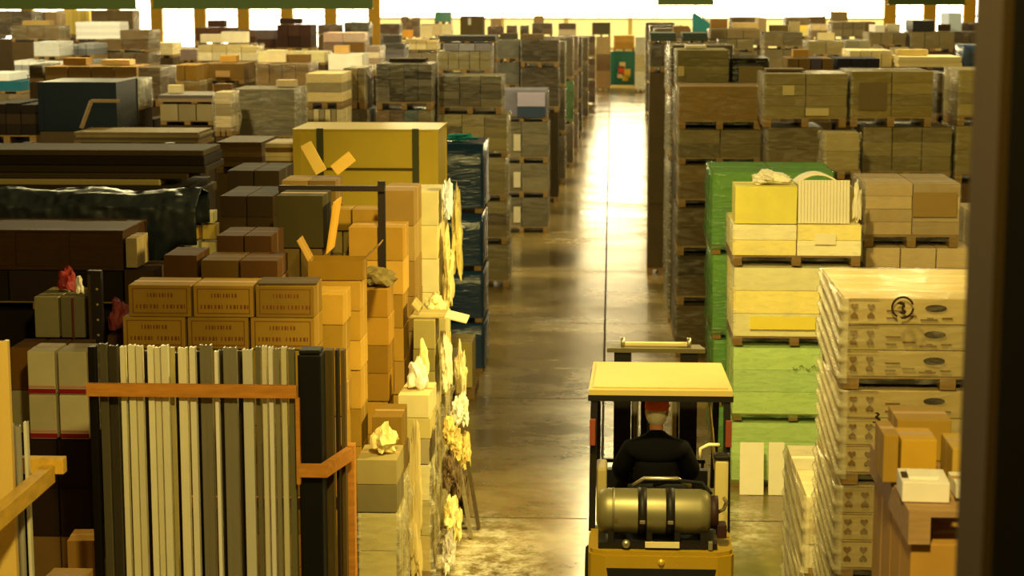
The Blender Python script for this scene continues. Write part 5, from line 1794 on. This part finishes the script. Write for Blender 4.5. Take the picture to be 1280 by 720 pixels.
# tarp pulled over a long bundle and hanging at its end
YT = 17.3
tx0, tx1 = -6.6, at(246, 260, YT)[0]
ztop = Z_(246, YT)
zlow = Z_(304, YT)
n = 150
vs, fs = [], []
prof0 = [(-.02, zlow + .02), (-.03, zlow + .18), (-.02, ztop - .1), (.08, ztop - .01), (.25, ztop + .03), (.45, ztop), (.57, ztop - .06), (.58, zlow + .1)]
prof = []
for (a_, b_) in zip(prof0[:-1], prof0[1:]):
    for q_ in range(4):
        prof.append((a_[0] + (b_[0] - a_[0]) * q_ / 4, a_[1] + (b_[1] - a_[1]) * q_ / 4))
prof.append(prof0[-1])
m = len(prof)
for i in range(n + 1):
    x = tx0 + (tx1 - tx0) * i / n
    for j, (y, z) in enumerate(prof):
        q_ = noise.noise(Vector((x * 2.2, j * .22, 4)))
        cr_ = abs(noise.noise(Vector((x * 4 + j * .5, j * .45, 9)))) + .5 * abs(noise.noise(Vector((x * 9, j * .8, 2))))
        dz = .05 * q_
        if j == 0:
            dz = .1 * q_ - (.28 * max(0, 1 - abs(x - (tx1 - .42)) / .22))
        vs.append((x, YT + y - .045 * cr_, z + dz + (.03 * cr_ if 10 < j < 24 else 0)))
for i in range(n):
    for j in range(m - 1):
        fs.append((i * m + j, i * m + j + 1, (i + 1) * m + j + 1, (i + 1) * m + j))
lo = min(v[2] for v in vs)
tp = MB().add([(v[0] - tx0, v[1] - YT, v[2] - lo) for v in vs], fs, 0, True).build('tarpaulin', M('paint', '#262b30', rough=.42, spec=.35), None, (tx0, YT, lo))
sm_ = tp.modifiers.new('thick', 'SOLIDIFY')
sm_.thickness = .006
tag(tp, 'dark grey blue tarpaulin drawn over long goods, hanging at its right end', 'tarpaulin')
stack('the tarpaulin', 17.36, .42, [((-60, 190), (270, 300), 'load', ['#2a2418', '#352c1c'], 'dark long goods hidden beneath the tarpaulin', dict(nx=2, nz=1, wrap=None, pallet=False, off=0))], fixed=True, low='#2a2014', lowwrap=None)
stack('the red brown crate', 16.2, .85, [
    ((-60, 154), (291, 342), 'crate', '#3f220e', 'long red brown wooden crate under the tarpaulin at the left', dict(battens=4, mat='wood', lid=True)),
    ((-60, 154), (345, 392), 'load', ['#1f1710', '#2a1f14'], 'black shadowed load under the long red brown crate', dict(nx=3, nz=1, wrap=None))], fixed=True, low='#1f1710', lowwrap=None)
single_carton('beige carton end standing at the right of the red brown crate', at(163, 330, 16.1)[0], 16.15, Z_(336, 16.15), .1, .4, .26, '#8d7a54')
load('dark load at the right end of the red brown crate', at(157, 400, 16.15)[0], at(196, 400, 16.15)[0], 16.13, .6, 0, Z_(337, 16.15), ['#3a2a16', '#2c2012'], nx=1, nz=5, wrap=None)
# steel post with punched holes
YP = 15.1
xp = at(119, 390, YP)[0]
po = empty('steel_post', (xp, YP, 0), 'dark steel post with punched holes behind the timber rack', 'post')
MB().box(-.055, .055, 0, .07, 0, Z_(340, YP), 0, .004).build('channel', SM, po)
hm = MB()
for k in range(24):
    z = .35 + k * .125
    if z < Z_(348, YP):
        hm.lathe([(.001, -.0015), (.011, -.0015), (.011, -.0003)], 'Y', 10, origin=(.02, 0, z))
hm.build('punched_hole', M('plain', '#a89878'), po)
hm2 = MB().box(-.054, -.03, -.004, -.0005, .2, Z_(345, YP)).build('edge_strip', M('metal', '#5a4a34', rough=.5), po)
# white cartons with red bands, left
WR = '#c9bc96'


def red_band(o, w, d, h, i=0, k=0):
    MB().box(-w / 2, w / 2, -d / 2 - .0015, -d / 2 + .002, h * .02, h * .13).build('red_band', M('paint', '#8c1c1c'), o)
    MB().box(-w / 2 + .005, w / 2 - .005, -d / 2 - .0013, -d / 2 + .002, h * .15, h * .2).build('pink_band', M('paint', '#c08a7a'), o)


YW = 13.9
wz1, wz0, wz2 = Z_(441, YW), Z_(496, YW), Z_(552, YW)
for r, (z1, z0) in enumerate(((wz1, wz0), (wz0, wz2))):
    for k, (pa, pb) in enumerate(((36, 70), (74, 110))):
        xa, xb = at(pa, 500, YW)[0], at(pb, 500, YW)[0]
        single_carton('white carton with red foot band, %s of its pair in the %s row' % (['left', 'right'][k], ['upper', 'lower'][r]), (xa + xb) / 2, YW, z0, xb - xa, .34, z1 - z0, WR, 0, prints=red_band, bev=.01)
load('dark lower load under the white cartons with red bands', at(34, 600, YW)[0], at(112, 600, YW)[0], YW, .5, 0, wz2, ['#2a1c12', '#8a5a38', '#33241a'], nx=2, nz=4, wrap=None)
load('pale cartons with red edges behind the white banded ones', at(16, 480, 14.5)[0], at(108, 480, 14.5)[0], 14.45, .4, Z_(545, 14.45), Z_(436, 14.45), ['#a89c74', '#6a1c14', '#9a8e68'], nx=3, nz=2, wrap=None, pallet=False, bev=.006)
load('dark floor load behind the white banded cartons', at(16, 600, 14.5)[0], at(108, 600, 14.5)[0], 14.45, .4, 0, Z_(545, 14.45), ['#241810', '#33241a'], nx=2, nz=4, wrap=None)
stack('the strapped pale load', 15.3, .55, [((42, 107), (375, 428), 'load', ['#8d8260', '#7a7052'], 'pale carton load with a dark red strap, above the white banded cartons', dict(nx=2, nz=1, wrap=None, pallet=False, bev=.006,
      sticker=[(.76, .8, 0, .98, '#5a1c18')]))], fixed=True, low='#241a10', lowwrap=None)
zt_ = Z_(375, 15.35)
crumple('red and white crushed packet on the pale strapped load', at(80, 360, 15.5)[0], 15.6, zt_ + .02, .08, .09, .18, '#8a1c20', 3.3, name='crushed_packet', cat='packet')
crumple('white crushed paper scrap beside the red packet', at(102, 360, 15.5)[0], 15.44, zt_ + .02, .035, .04, .15, '#ddd0c0', 6.1)
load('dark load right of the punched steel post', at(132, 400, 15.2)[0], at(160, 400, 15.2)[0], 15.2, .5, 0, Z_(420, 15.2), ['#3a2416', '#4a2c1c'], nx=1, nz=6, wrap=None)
crumple('pink and white crumpled bag right of the punched post', at(143, 410, 15.2)[0], 15.4, Z_(420, 15.2) + .002, .1, .1, .26, '#7a2c2c', 9.1, name='crumpled_bag', cat='bag')
# bottom left shadow: a tilted carton, a low box and the dark things round them
YK = 12.9
single_carton('brown carton end seen in the dark gap left of the timber rack', at(97, 625, YK)[0], YK, .9, .2, .3, .26, '#9a5c34', .1)
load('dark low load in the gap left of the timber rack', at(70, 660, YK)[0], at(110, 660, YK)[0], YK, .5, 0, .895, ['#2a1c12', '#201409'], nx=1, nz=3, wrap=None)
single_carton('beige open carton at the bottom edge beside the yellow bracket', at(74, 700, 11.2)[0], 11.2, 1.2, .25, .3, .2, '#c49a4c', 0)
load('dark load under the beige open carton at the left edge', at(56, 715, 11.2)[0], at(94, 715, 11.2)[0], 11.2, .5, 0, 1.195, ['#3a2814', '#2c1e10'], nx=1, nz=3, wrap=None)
# ------------------------------------------------------------------ forklift truck with driver, seen from behind
fx_, fy_ = .385, 13.3           # centre of the rear, rear face of the counterweight
FK = empty('forklift', (fx_, fy_, 0), 'yellow forklift truck with cream roof driving away down the aisle', 'forklift')
FYEL = M('paint', '#96781a', rough=.4)
FBLK = M('paint', '#17130f', rough=.5)
FCRM = M('paint', '#b09a58', rough=.55)
RUB = M('plain', '#0e0d0c', rough=.85)
STL = M('metal', '#a39a80', rough=.32, metallic=.75)


def fk(name, mb, mat, parent=None, **kw):
    return mb.build(name, mat, parent or FK, **kw)


# counterweight: rounded block with a dark recessed grille
cw = MB()
out = [(-.52, .04), (-.50, 0), (-.40, -.05), (.40, -.05), (.50, 0), (.52, .04), (.52, .55), (-.52, .55)]
cw.prism(out, .32, 1.0, 'Z')
cw.prism([(p[0] * .975, p[1] * .96 + .012) for p in out], 1.0, 1.03, 'Z')
fk('counterweight', cw, FYEL)
fk('grille', MB().prism([(-.32, .5), (.32, .5), (.39, .91), (-.39, .91)], -.056, -.048, 'Y'), RUB)
fk('badge', MB().lathe([(.001, -.064), (.02, -.064), (.026, -.052), (.026, -.05)], 'Y', 14, origin=(.0, 0, .955)), M('plain', '#d8b84a', rough=.3, metallic=.6))
fk('tow_pin', MB().lathe([(.03, .22), (.03, .34)], 'Z', 12, origin=(0, -.03, 0)), STL)
# chassis and hood
fk('chassis', MB().box(-.5, .5, .552, 1.95, .22, .62, 0, .03), FYEL)
fk('hood', MB().box(-.36, .36, .556, 1.2, .63, .90, 0, .03), FBLK)
fk('floor_plate', MB().box(-.49, .49, 1.22, 1.93, .63, .66), FBLK)
fk('dashboard', MB().prism([(1.78, .66), (1.93, .66), (1.93, 1.15), (1.84, 1.15)], -.42, .42, 'X'), FBLK)
# seat
st = fk('seat', MB().box(-.25, .25, .66, 1.18, .905, 1.02, 0, .03), RUB)
fk('seat_back', MB().box(-.24, .24, .575, .635, 1.0, 1.36, 0, .025), RUB)
# wheels
for (sx, y, r, w) in ((-1, .42, .23, .15), (1, .42, .23, .15), (-1, 1.62, .29, .2), (1, 1.62, .29, .2)):
    xo = sx * (.525 + w / 2 + .002) if False else sx * .60
    wl = fk('wheel', MB().lathe([(.05, -w / 2), (r * .6, -w / 2), (r * .92, -w / 2), (r, -w / 2 + .03), (r, w / 2 - .03), (r * .92, w / 2), (r * .6, w / 2), (.05, w / 2)], 'X', 28), RUB, loc=(sx * .46, y, r))
    fk('rim', MB().lathe([(.02, sx * (w / 2 + .004)), (r * .55, sx * (w / 2 + .004)), (r * .58, sx * (w / 2 - .01))], 'X', 20), M('paint', '#c9b88a'), wl)
# overhead guard: rear posts, front posts, cream roof
zr0, zr1 = 1.985, 2.05
for sx in (-1, 1):
    p = fk('guard_post', MB().bar((sx * .50, .60, 1.0), (sx * .49, .64, zr0), .055, .05), FBLK)
    fk('tail_lamp', MB().box(sx * .50 - .022, sx * .50 + .022, .54, .565, 1.66, 1.86, 0, .006), M('paint', '#7a3a28', rough=.3), p)
    fk('guard_post', MB().bar((sx * .47, 1.92, 1.0), (sx * .47, 1.62, zr0), .05, .05), FBLK)
rf = MB()
rf.prism([(-.53, .60), (.53, .60), (.505, 1.68), (-.505, 1.68)], zr0 + .045, zr1 + .02, 'Z')
rf.prism([(-.50, .66), (.50, .66), (.475, 1.62), (-.475, 1.62)], zr1 + .02, zr1 + .03, 'Z')
fk('roof', rf, FCRM)
gf = MB()
gf.box(-.535, .535, .60, .655, zr0, zr0 + .045)
gf.box(-.505, .505, 1.60, 1.655, zr0, zr0 + .045)
for sx in (-1, 1):
    gf.box(sx * .5 - .025, sx * .5 + .025, .655, 1.60, zr0, zr0 + .045)
fk('roof_frame', gf, FBLK)
# gas bottle lying across the rear, with straps and cradle
zt0, rt = 1.265, .165
ty = .19
prof = [(.03, -.415), (.10, -.41), (.135, -.40), (.155, -.375), (rt, -.33), (rt, .33), (.155, .375), (.135, .40), (.10, .41), (.03, .415)]
gb = fk('gas_bottle', MB().lathe(prof, 'X', 40, origin=(0, 0, 0)), M('metal', '#77704f', rough=.42, metallic=.5), loc=(-.05, ty, zt0))
for x in (-.085, .115):
    fk('strap', MB().lathe([(rt + .002, x - .032), (rt + .007, x - .032), (rt + .007, x + .032), (rt + .002, x + .032), (rt + .002, x - .032)], 'X', 40), FBLK, gb)
    fk('strap_buckle', MB().box(x - .02, x + .02, -rt - .02, -rt - .006, -.045, -.02, 0, .003), STL, gb)
fk('rim_band', MB().lathe([(rt + .001, -.30), (rt + .004, -.30), (rt + .004, -.285), (rt + .001, -.285)], 'X', 40), M('metal', '#8a8268', rough=.5), gb)
fk('collar', MB().lathe([(.09, .4), (.12, .4), (.12, .46), (.09, .46)], 'X', 24), M('plain', '#2a1612', rough=.6), gb)
fk('valve', MB().tube([(.46, 0, .0), (.50, 0, .02), (.52, -.03, .08), (.50, -.05, .12)], .014, 8), STL, gb)
fk('bottle_label', MB().prism([(-rt * 0 - .27 + .012 * math.cos(a * PI / 6), .012 * math.sin(a * PI / 6) - .02) for a in range(12)], -rt - .004, -rt + .0, 'Y'), M('plain', '#5a4322'), gb)
cr = MB()
cr.box(-.45, .40, .02, .40, 1.035, 1.075)
for x in (-.36, -.085, .115, .3):
    cr.prism([(.02, 1.075), (.38, 1.075), (.38, 1.17), (.30, 1.105), (.10, 1.105), (.02, 1.16)], x - .02, x + .02, 'X')
fk('bottle_cradle', cr, FBLK)
fk('number_plate', MB().box(-.115, .13, -.012, .0, 1.05, 1.095, 0, .003), M('paint', '#c9bb8c'))
fk('rear_lamp', MB().lathe([(.005, -.02), (.026, -.02), (.03, .015), (.03, .02)], 'Y', 16, origin=(-.25, 0, 1.072)), STL)
fk('latch', MB().box(.335, .365, -.015, .02, 1.04, 1.1, 0, .004), STL)
fk('regulator', MB().box(.40, .47, .08, .2, 1.1, 1.2, 0, .01), M('plain', '#2a1010'))
fk('hose', MB().tube([(.36, .2, 1.40), (.30, .3, 1.45), (.1, .34, 1.46), (-.05, .4, 1.4)], .013, 8), RUB)
fk('bottle_bracket', MB().tube([(-.2, .36, 1.41), (-.12, .34, 1.47), (.12, .34, 1.47), (.22, .36, 1.41)], .016, 8), STL)
# pale exhaust / air filter column on the right
fk('air_duct', MB().box(.40, .50, .46, .56, 1.04, 1.58, 0, .02), M('paint', '#b5a56c', rough=.5))
fk('duct_cap', MB().box(.39, .51, .45, .57, 1.582, 1.62, 0, .015), FBLK)
# hand grip rails
fk('grab_rail', MB().tube([(.30, .62, 1.55), (.30, .62, 1.63), (.36, .62, 1.66), (.44, .62, 1.66)], .014, 8), M('paint', '#e0d4a4'))
fk('side_console', MB().box(-.47, -.39, .7, 1.0, 1.02, 1.45, 0, .02), M('paint', '#9a8a58', rough=.5))
# steering column and wheel
fk('steering_column', MB().bar((-.02, 1.80, 1.0), (-.02, 1.56, 1.19), .05, .05), FBLK)
swm = MB()
pts = []
R_ = .165
for k in range(25):
    a = 2 * PI * k / 24
    pts.append((R_ * math.cos(a), R_ * math.sin(a), 0))
swm.tube(pts, .013, 8, caps=False)
for a in (PI / 2, PI * 7 / 6, PI * 11 / 6):
    swm.tube([(0, 0, 0), (R_ * math.cos(a), R_ * math.sin(a), 0)], .01, 6)
sw = fk('steering_wheel', swm, RUB, loc=(-.02, 1.53, 1.22), rot=(math.radians(35), 0, 0))
# mast: two channels, cross heads, chains, cylinders, carriage and forks
for sx in (-1, 1):
    ch = MB()
    x0 = sx * .27
    ch.box(x0 - .07, x0 + .07, 2.12, 2.14, .1, 2.06)
    ch.box(x0 - .07, x0 - .055, 2.14, 2.26, .1, 2.06)
    ch.box(x0 + .055, x0 + .07, 2.14, 2.26, .1, 2.06)
    fk('mast_channel', ch, FBLK)
    fk('lift_cylinder', MB().lathe([(.03, .15), (.03, 1.9)], 'Z', 14, origin=(sx * .165, 2.2, 0)), STL)
hd = MB()
hd.prism([(-.40, 2.10), (.40, 2.10), (.36, 2.30), (-.36, 2.30)], 2.065, 2.1, 'Z')
fk('mast_head', hd, M('paint', '#5a5034', rough=.5))
fk('mast_head_cap', MB().box(-.27, .27, 2.2, 2.26, 2.101, 2.13, 0, .006), M('paint', '#b8a870'))
for sx in (-1, 1):
    fk('chain_pulley', MB().lathe([(.01, -.015), (.045, -.015), (.045, .015), (.01, .015)], 'X', 16, origin=(sx * .27, 2.20, 2.13)), STL)
fk('mast_tie', MB().box(-.26, .26, 2.13, 2.17, .5, .58), FBLK)
fk('mast_tie', MB().box(-.26, .26, 2.13, 2.17, 1.2, 1.26), FBLK)
ca = MB()
ca.box(-.42, .42, 2.28, 2.32, .12, .2)
ca.box(-.42, .42, 2.28, 2.32, .42, .5)
for k in range(6):
    x = -.40 + .8 * k / 5
    ca.box(x - .012, x + .012, 2.285, 2.315, .5, 1.1)
ca.box(-.42, .42, 2.28, 2.32, 1.1, 1.13)
fk('carriage', ca, FBLK)
for sx in (-1, 1):
    fk('fork', MB().prism([(2.325, .06), (3.35, .06), (3.35, .075), (2.365, .10), (2.365, .5), (2.325, .5)], sx * .25 - .05, sx * .25 + .05, 'X'), STL)
fk('hose_bundle', MB().tube([(-.075, 2.08, .7), (-.075, 2.08, 1.96)], .045, 10), RUB)
fk('grab_rail', MB().tube([(.47, 1.70, 1.2), (.40, 1.70, 1.95)], .014, 8), M('paint', '#c9b474'))
FOOT.append((-.2, .95, 13.2, 16.7))

# ------------------------------------------------------------------ driver
DR = empty('person', (fx_ - .02, fy_ + .87, 1.032), 'person in a dark jacket and orange cap seated at the forklift wheel', 'person')
CLOTH = M('cloth', '#070607')
SKIN = M('plain', '#b87a52', rough=.55)


def skin_mesh(name, nodes, edges, mat, parent, sub=2, roots=(0,)):
    me = bpy.data.meshes.new(name)
    me.from_pydata([n[0] for n in nodes], edges, [])
    me.materials.append(mat)
    o = bpy.data.objects.new(name, me)
    COL.objects.link(o)
    o.parent = parent
    sk = o.modifiers.new('skin', 'SKIN')
    sk.use_smooth_shade = True
    for i, nd_ in enumerate(nodes):
        sv = me.skin_vertices[0].data[i]
        r = nd_[1]
        sv.radius = r if isinstance(r, tuple) else (r, r)
        sv.use_root = i in roots
    ss = o.modifiers.new('sub', 'SUBSURF')
    ss.levels = sub
    ss.render_levels = sub
    return o


# local frame: seat top at z 0, +y forward
nodes = [((0, .02, .12), (.14, .10)), ((0, .01, .28), (.135, .095)), ((0, .03, .44), (.155, .10)), ((0, .06, .54), (.12, .085)), ((0, .085, .62), .052), ((0, .10, .70), .055), ((0, .115, .79), .07)]
edges = [(i, i + 1) for i in range(6)]
for sx in (-1, 1):
    b0 = len(nodes)
    nodes += [((sx * .17, .06, .51), .065), ((sx * .25, .14, .34), .046), ((sx * .235, .30, .24), .042), ((sx * .19, .48, .255), .034), ((sx * .172, .565, .262), .027), ((sx * .165, .60, .262), .024)]
    edges += [(3, b0)] + [(b0 + i, b0 + i + 1) for i in range(5)]
    palm = b0 + 5
    for f, (dx, ln) in enumerate(((-.026, .045), (-.009, .052), (.009, .05), (.026, .04))):
        c0 = len(nodes)
        nodes += [((sx * .165 + dx, .63, .268), .009), ((sx * .165 + dx, .63 + ln * .6, .262), .008), ((sx * .165 + dx, .63 + ln * .75, .24), .007)]
        edges += [(palm, c0), (c0, c0 + 1), (c0 + 1, c0 + 2)]
    c0 = len(nodes)
    nodes += [((sx * .165 - sx * .032, .59, .258), .010), ((sx * .165 - sx * .048, .62, .248), .008)]
    edges += [(b0 + 4, c0), (c0, c0 + 1)]
    h0 = len(nodes)
    nodes += [((sx * .10, .08, .09), .085), ((sx * .13, .46, .075), .06), ((sx * .135, .56, -.12), .05), ((sx * .135, .62, -.30), .036), ((sx * .14, .74, -.335), .03)]
    edges += [(0, h0)] + [(h0 + i, h0 + i + 1) for i in range(4)]
body = skin_mesh('body', nodes, edges, SKIN, DR)
# jacket over trunk and arms, trousers, shoes
jn = [((0, .02, .20), (.175, .135)), ((0, .005, .30), (.19, .14)), ((0, .02, .45), (.20, .135)), ((0, .05, .545), (.155, .115)), ((0, .08, .625), (.078, .078)), ((0, .09, .665), (.07, .07))]
je = [(0, 1), (1, 2), (2, 3), (3, 4), (4, 5)]
for sx in (-1, 1):
    b0 = len(jn)
    jn += [((sx * .185, .05, .505), .098), ((sx * .265, .13, .34), .085), ((sx * .25, .30, .25), .07), ((sx * .20, .46, .258), .055)]
    je += [(3, b0), (b0, b0 + 1), (b0 + 1, b0 + 2), (b0 + 2, b0 + 3)]
skin_mesh('jacket', jn, je, CLOTH, DR)
tn = [((0, .03, .125), (.165, .12))]
te = []
for sx in (-1, 1):
    b0 = len(tn)
    tn += [((sx * .105, .10, .115), .105), ((sx * .13, .46, .09), .082), ((sx * .135, .56, -.11), .068), ((sx * .135, .61, -.24), .055)]
    te += [(0, b0), (b0, b0 + 1), (b0 + 1, b0 + 2), (b0 + 2, b0 + 3)]
skin_mesh('trousers', tn, te, M('cloth', '#16171c'), DR)
for sx in (-1, 1):
    MB().box(sx * .14 - .045, sx * .14 + .045, .56, .82, -.368, -.29, 0, .03).build('shoe', RUB, DR)
# head: a shaped skull over the skinned neck, ears, face, hair and cap
HC_ = Vector((.005, .12, .80))
bm = bmesh.new()
bmesh.ops.create_uvsphere(bm, u_segments=28, v_segments=20, radius=1)
for v in bm.verts:
    p = v.co
    x, y, z = p.x * .078, p.y * .098, p.z * .118
    if z < 0:
        x *= 1 + z * 2.2
        y = y * (1 + z * 1.2) + (.012 if y > 0 else 0) * (-z / .118)
    if y > .07 and abs(x) < .016 and -.035 < z < .02:
        y += .022 * (1 - abs(x) / .016)         # nose
    if y > .06 and abs(abs(x) - .03) < .014 and .0 < z < .03:
        y -= .008                              # eye sockets
    if y > .06 and abs(x) < .028 and -.062 < z < -.05:
        y += .006                              # lips
    v.co = Vector((x, y, z))
bm.verts.index_update()
hm = MB().add([tuple(v.co) for v in bm.verts], [[v.index for v in f.verts] for f in bm.faces], 0, True)
bm.free()
for sx in (-1, 1):
    hm.lathe([(.004, sx * .074), (.022, sx * .079), (.026, sx * .087), (.018, sx * .088), (.004, sx * .082)], 'X', 14, origin=(0, -.008, -.008))
    hm.lathe([(.003, .094), (.011, .09), (.012, .082)], 'Y', 10, origin=(sx * .03, 0, .012))
# the head joins the body mesh as one skin tone part
head = hm.build('head', SKIN, DR, HC_, (0, 0, math.radians(-20)))
hr = MB()
pr = []
for k in range(9):
    a = -1.0 + k * .16
    pr.append((.083 * math.cos(a), .118 * math.sin(a)))
hr.lathe([(r, z) for r, z in pr] , 'Z', 26)
o = hr.build('hair', M('cloth', '#c9bfa0'), head, (0, -.014, -.006))
o.scale = (1, 1.12, 1)
capm = MB()
pr = [(.084, .012), (.090, .018), (.092, .04), (.088, .07), (.072, .1), (.045, .122), (.015, .131), (.001, .132)]
capm.lathe(pr, 'Z', 26)
capm.prism([(.07 * math.cos(PI * k / 10), .09 + .065 * math.sin(PI * k / 10)) for k in range(11)], .014, .021, 'Z')
o = capm.build('cap', M('cloth', '#dc6a22'), head, (0, -.004, 0))
o.scale = (1, 1.14, 1)
# ------------------------------------------------------------------ loose small goods lying on the far loads
def loose(on, u, v, w, d, h, c, label, kind='card', rot=0.0):
    if on not in TOP:
        print('NO TOP', on)
        return
    x0, x1, y, dep, z = TOP[on]
    single_carton(label, x0 + (x1 - x0) * u, y + dep * v, z + .004, w, d, h, c, rot, bev=0, kind=kind)


loose('plain white load above the slim tan one', .3, .4, .3, .3, .16, '#c8a060', 'small tan box lying on the plain white load')
loose('long row of cream cartons under dark maroon ones', .15, .5, .5, .4, .2, '#e8dcc4', 'white box on the long cream row, at its left end')
loose('long row of cream cartons under dark maroon ones', .55, .5, .6, .4, .26, '#f0e8d4', 'bigger white box on the middle of the long cream row')
loose('brown load with three white dots beneath', .8, .3, .3, .3, .1, '#c8a878', 'flat tan box on the right of the dotted brown load')
loose('long load of four tan cartons behind the navy crate', .25, .4, .4, .4, .12, '#8a6434', 'flat brown box on the four tan cartons, left part')
loose('long load of four tan cartons behind the navy crate', .7, .4, .5, .4, .09, '#d0b484', 'flat cream box on the four tan cartons, right part')
loose('grey film wrapped load standing behind the steel bars', .75, .5, .28, .3, .1, '#b8a27a', 'small beige box lying on the grey wrapped load')
loose('flat brown slab bundle forming a table over beige boxes', .15, .4, .2, .2, .12, '#cdbd92', 'small beige box at the left of the slab table')
loose('flat brown slab bundle forming a table over beige boxes', .8, .4, .26, .22, .14, '#6a4a2c', 'small brown box at the right of the slab table')
loose('tan carton row behind the grey wrapped load', .3, .4, .35, .3, .22, '#e0d4b0', 'cream box on the tan carton row')
loose('tan carton row behind the grey wrapped load', .7, .5, .4, .3, .14, '#7a5a34', 'brown box on the tan carton row')
loose('dark olive patchwork carton load above the yellow crate', .5, .5, .6, .5, .06, '#241c14', 'flat black board on the dark patchwork cartons')
loose('cream bagged load left of the black slabs', .25, .4, .25, .3, .2, '#c06a3a', 'small orange box on the cream bags')
loose('cream bagged load left of the black slabs', .7, .4, .3, .3, .3, '#d8ccaa', 'small pale box on the cream bags')
loose('violet grey load above the dark patchwork cartons', .4, .5, .4, .4, .18, '#54504c', 'dark grey box on the violet grey load')
loose('dark maroon cartons, left of two maroon rows', .5, .4, .5, .4, .2, '#3a1e18', 'dark red box on the left maroon cartons')
loose('tallest dark brown load under the long green girder', .3, .5, .6, .4, .16, '#2c1c16', 'black flat box on the tallest dark brown load')
loose('brown load left of the white sheet pile', .4, .5, .8, .5, .14, '#8a7448', 'flat olive box on the brown load left of the white sheets')
loose('olive tan carton load of four rows, left of the brown square label', .3, .5, .5, .5, .03, '#5d4a28', 'flat brown board on the olive tan load of four rows')
loose('wide brown carton load with a tan label', .5, .5, .3, .3, .12, '#a87438', 'small orange box on the wide brown carton')
loose('tan carton load in a low band behind the dark rounded load', .2, .4, .3, .3, .16, '#8a5a3a', 'small reddish box on the tan low band')
loose('tan carton load in a low band behind the dark rounded load', .75, .5, .45, .4, .1, '#c0a878', 'flat pale box on the tan low band')
loose('olive carton load above the four row load', .45, .5, .4, .4, .14, '#6a5a34', 'dark olive box on the olive carton load')
loose('olive carton load above the four row load', .85, .4, .22, .3, .22, '#b0a078', 'pale box on the right of the olive carton load')
loose('mixed carton load right of the yellow bags', .4, .5, .5, .5, .22, '#5d4a34', 'dark brown box on the mixed carton load')
loose('cream carton load before the bright end windows', .3, .4, .4, .4, .25, '#94805c', 'brown box on the cream cartons before the windows')
loose('tan carton row under the white bag', .75, .4, .3, .4, .18, '#cfc4a4', 'pale box beside the white bag on the tan row')
loose('olive box load above the purple bags', .6, .5, .3, .3, .14, '#c4b488', 'cream box on the olive box load')
loose('long cream slab bundle right of the navy bags', .3, .4, .5, .4, .1, '#b8a468', 'flat tan box on the long cream slabs')
loose('tan carton load under the black machine', .85, .3, .25, .3, .16, '#4a3420', 'dark box right of the black machine')
loose('load of dark purple grey bags behind the four row load', .35, .4, .25, .3, .12, '#a87c3c', 'small ochre box on the purple grey bags')
loose('pale olive striped load rising behind the orange brown one', .4, .5, .3, .4, .04, '#d8ceb0', 'white sheet of board on the pale olive striped load', 'paper')
loose('dark brown load, topmost above the violet printed load', .3, .5, .5, .5, .12, '#6d5c40', 'flat brown box on the top dark aisle load')
loose('grey wrapped load, upper of two beside the dark column', .5, .5, .4, .4, .14, '#5a5244', 'dark box on the grey wrapped load')
loose('small maroon and cream cartons right of the tall brown load', .5, .5, .4, .4, .3, '#7a6448', 'brown box over the small maroon and cream cartons')
loose('brown pair of cartons above the dark aisle column', .3, .5, .4, .4, .3, '#8a7054', 'pale brown box on the brown pair by the aisle')
# ------------------------------------------------------------------ which repeats belong together
for o in list(bpy.data.objects):
    if o.parent is not None or 'label' not in o or 'group' in o:
        continue
    k = o.name.split('.')[0]
    x, y = o.location.x, o.location.y
    side = 'left' if x < 0 else 'right'
    g = None
    if k in ('wrapped_load', 'pallet_load', 'carton_block'):
        g = 'pallet loads stacked %s of the aisle' % side
    elif k == 'carton_stack':
        g = 'lowest carton stacks %s of the aisle' % side
    elif k == 'tile_load':
        g = 'wrapped tile loads by the gate post'
    elif k == 'carton':
        if 'red foot band' in o['label']:
            g = 'white cartons with red bands'
        elif 'printed face' in o['label']:
            g = 'printed orange cartons behind the timber rack'
        elif 'spilling from torn film' in o['label']:
            g = 'small cartons spilling from torn film'
        elif y > 24:
            g = 'loose boxes on the far loads, %s of the aisle' % side
        elif x > 0:
            g = 'odd cartons near the gate post' if y < 10 else 'cartons on the yellow load'
        elif x < -1.45:
            g = 'single cartons stacked along the left aisle edge' if y < 21 and x > -2.8 else None
    elif k in ('hanging_film', 'crumpled_paper'):
        g = 'torn packing lying about the goods'
    elif k == 'girder':
        g = 'green roof girders'
    elif k == 'sheet_stack':
        g = 'flat slab bundles on the far loads'
    elif k == 'board':
        g = 'white boards leaning on the green load' if x > 0 else 'upright boards at the rack end'
    elif k == 'plank':
        g = 'planks leaning at the aisle'
    elif k == 'cardboard_scrap':
        g = 'cream scraps behind the steel beam'
    if g:
        o['group'] = g
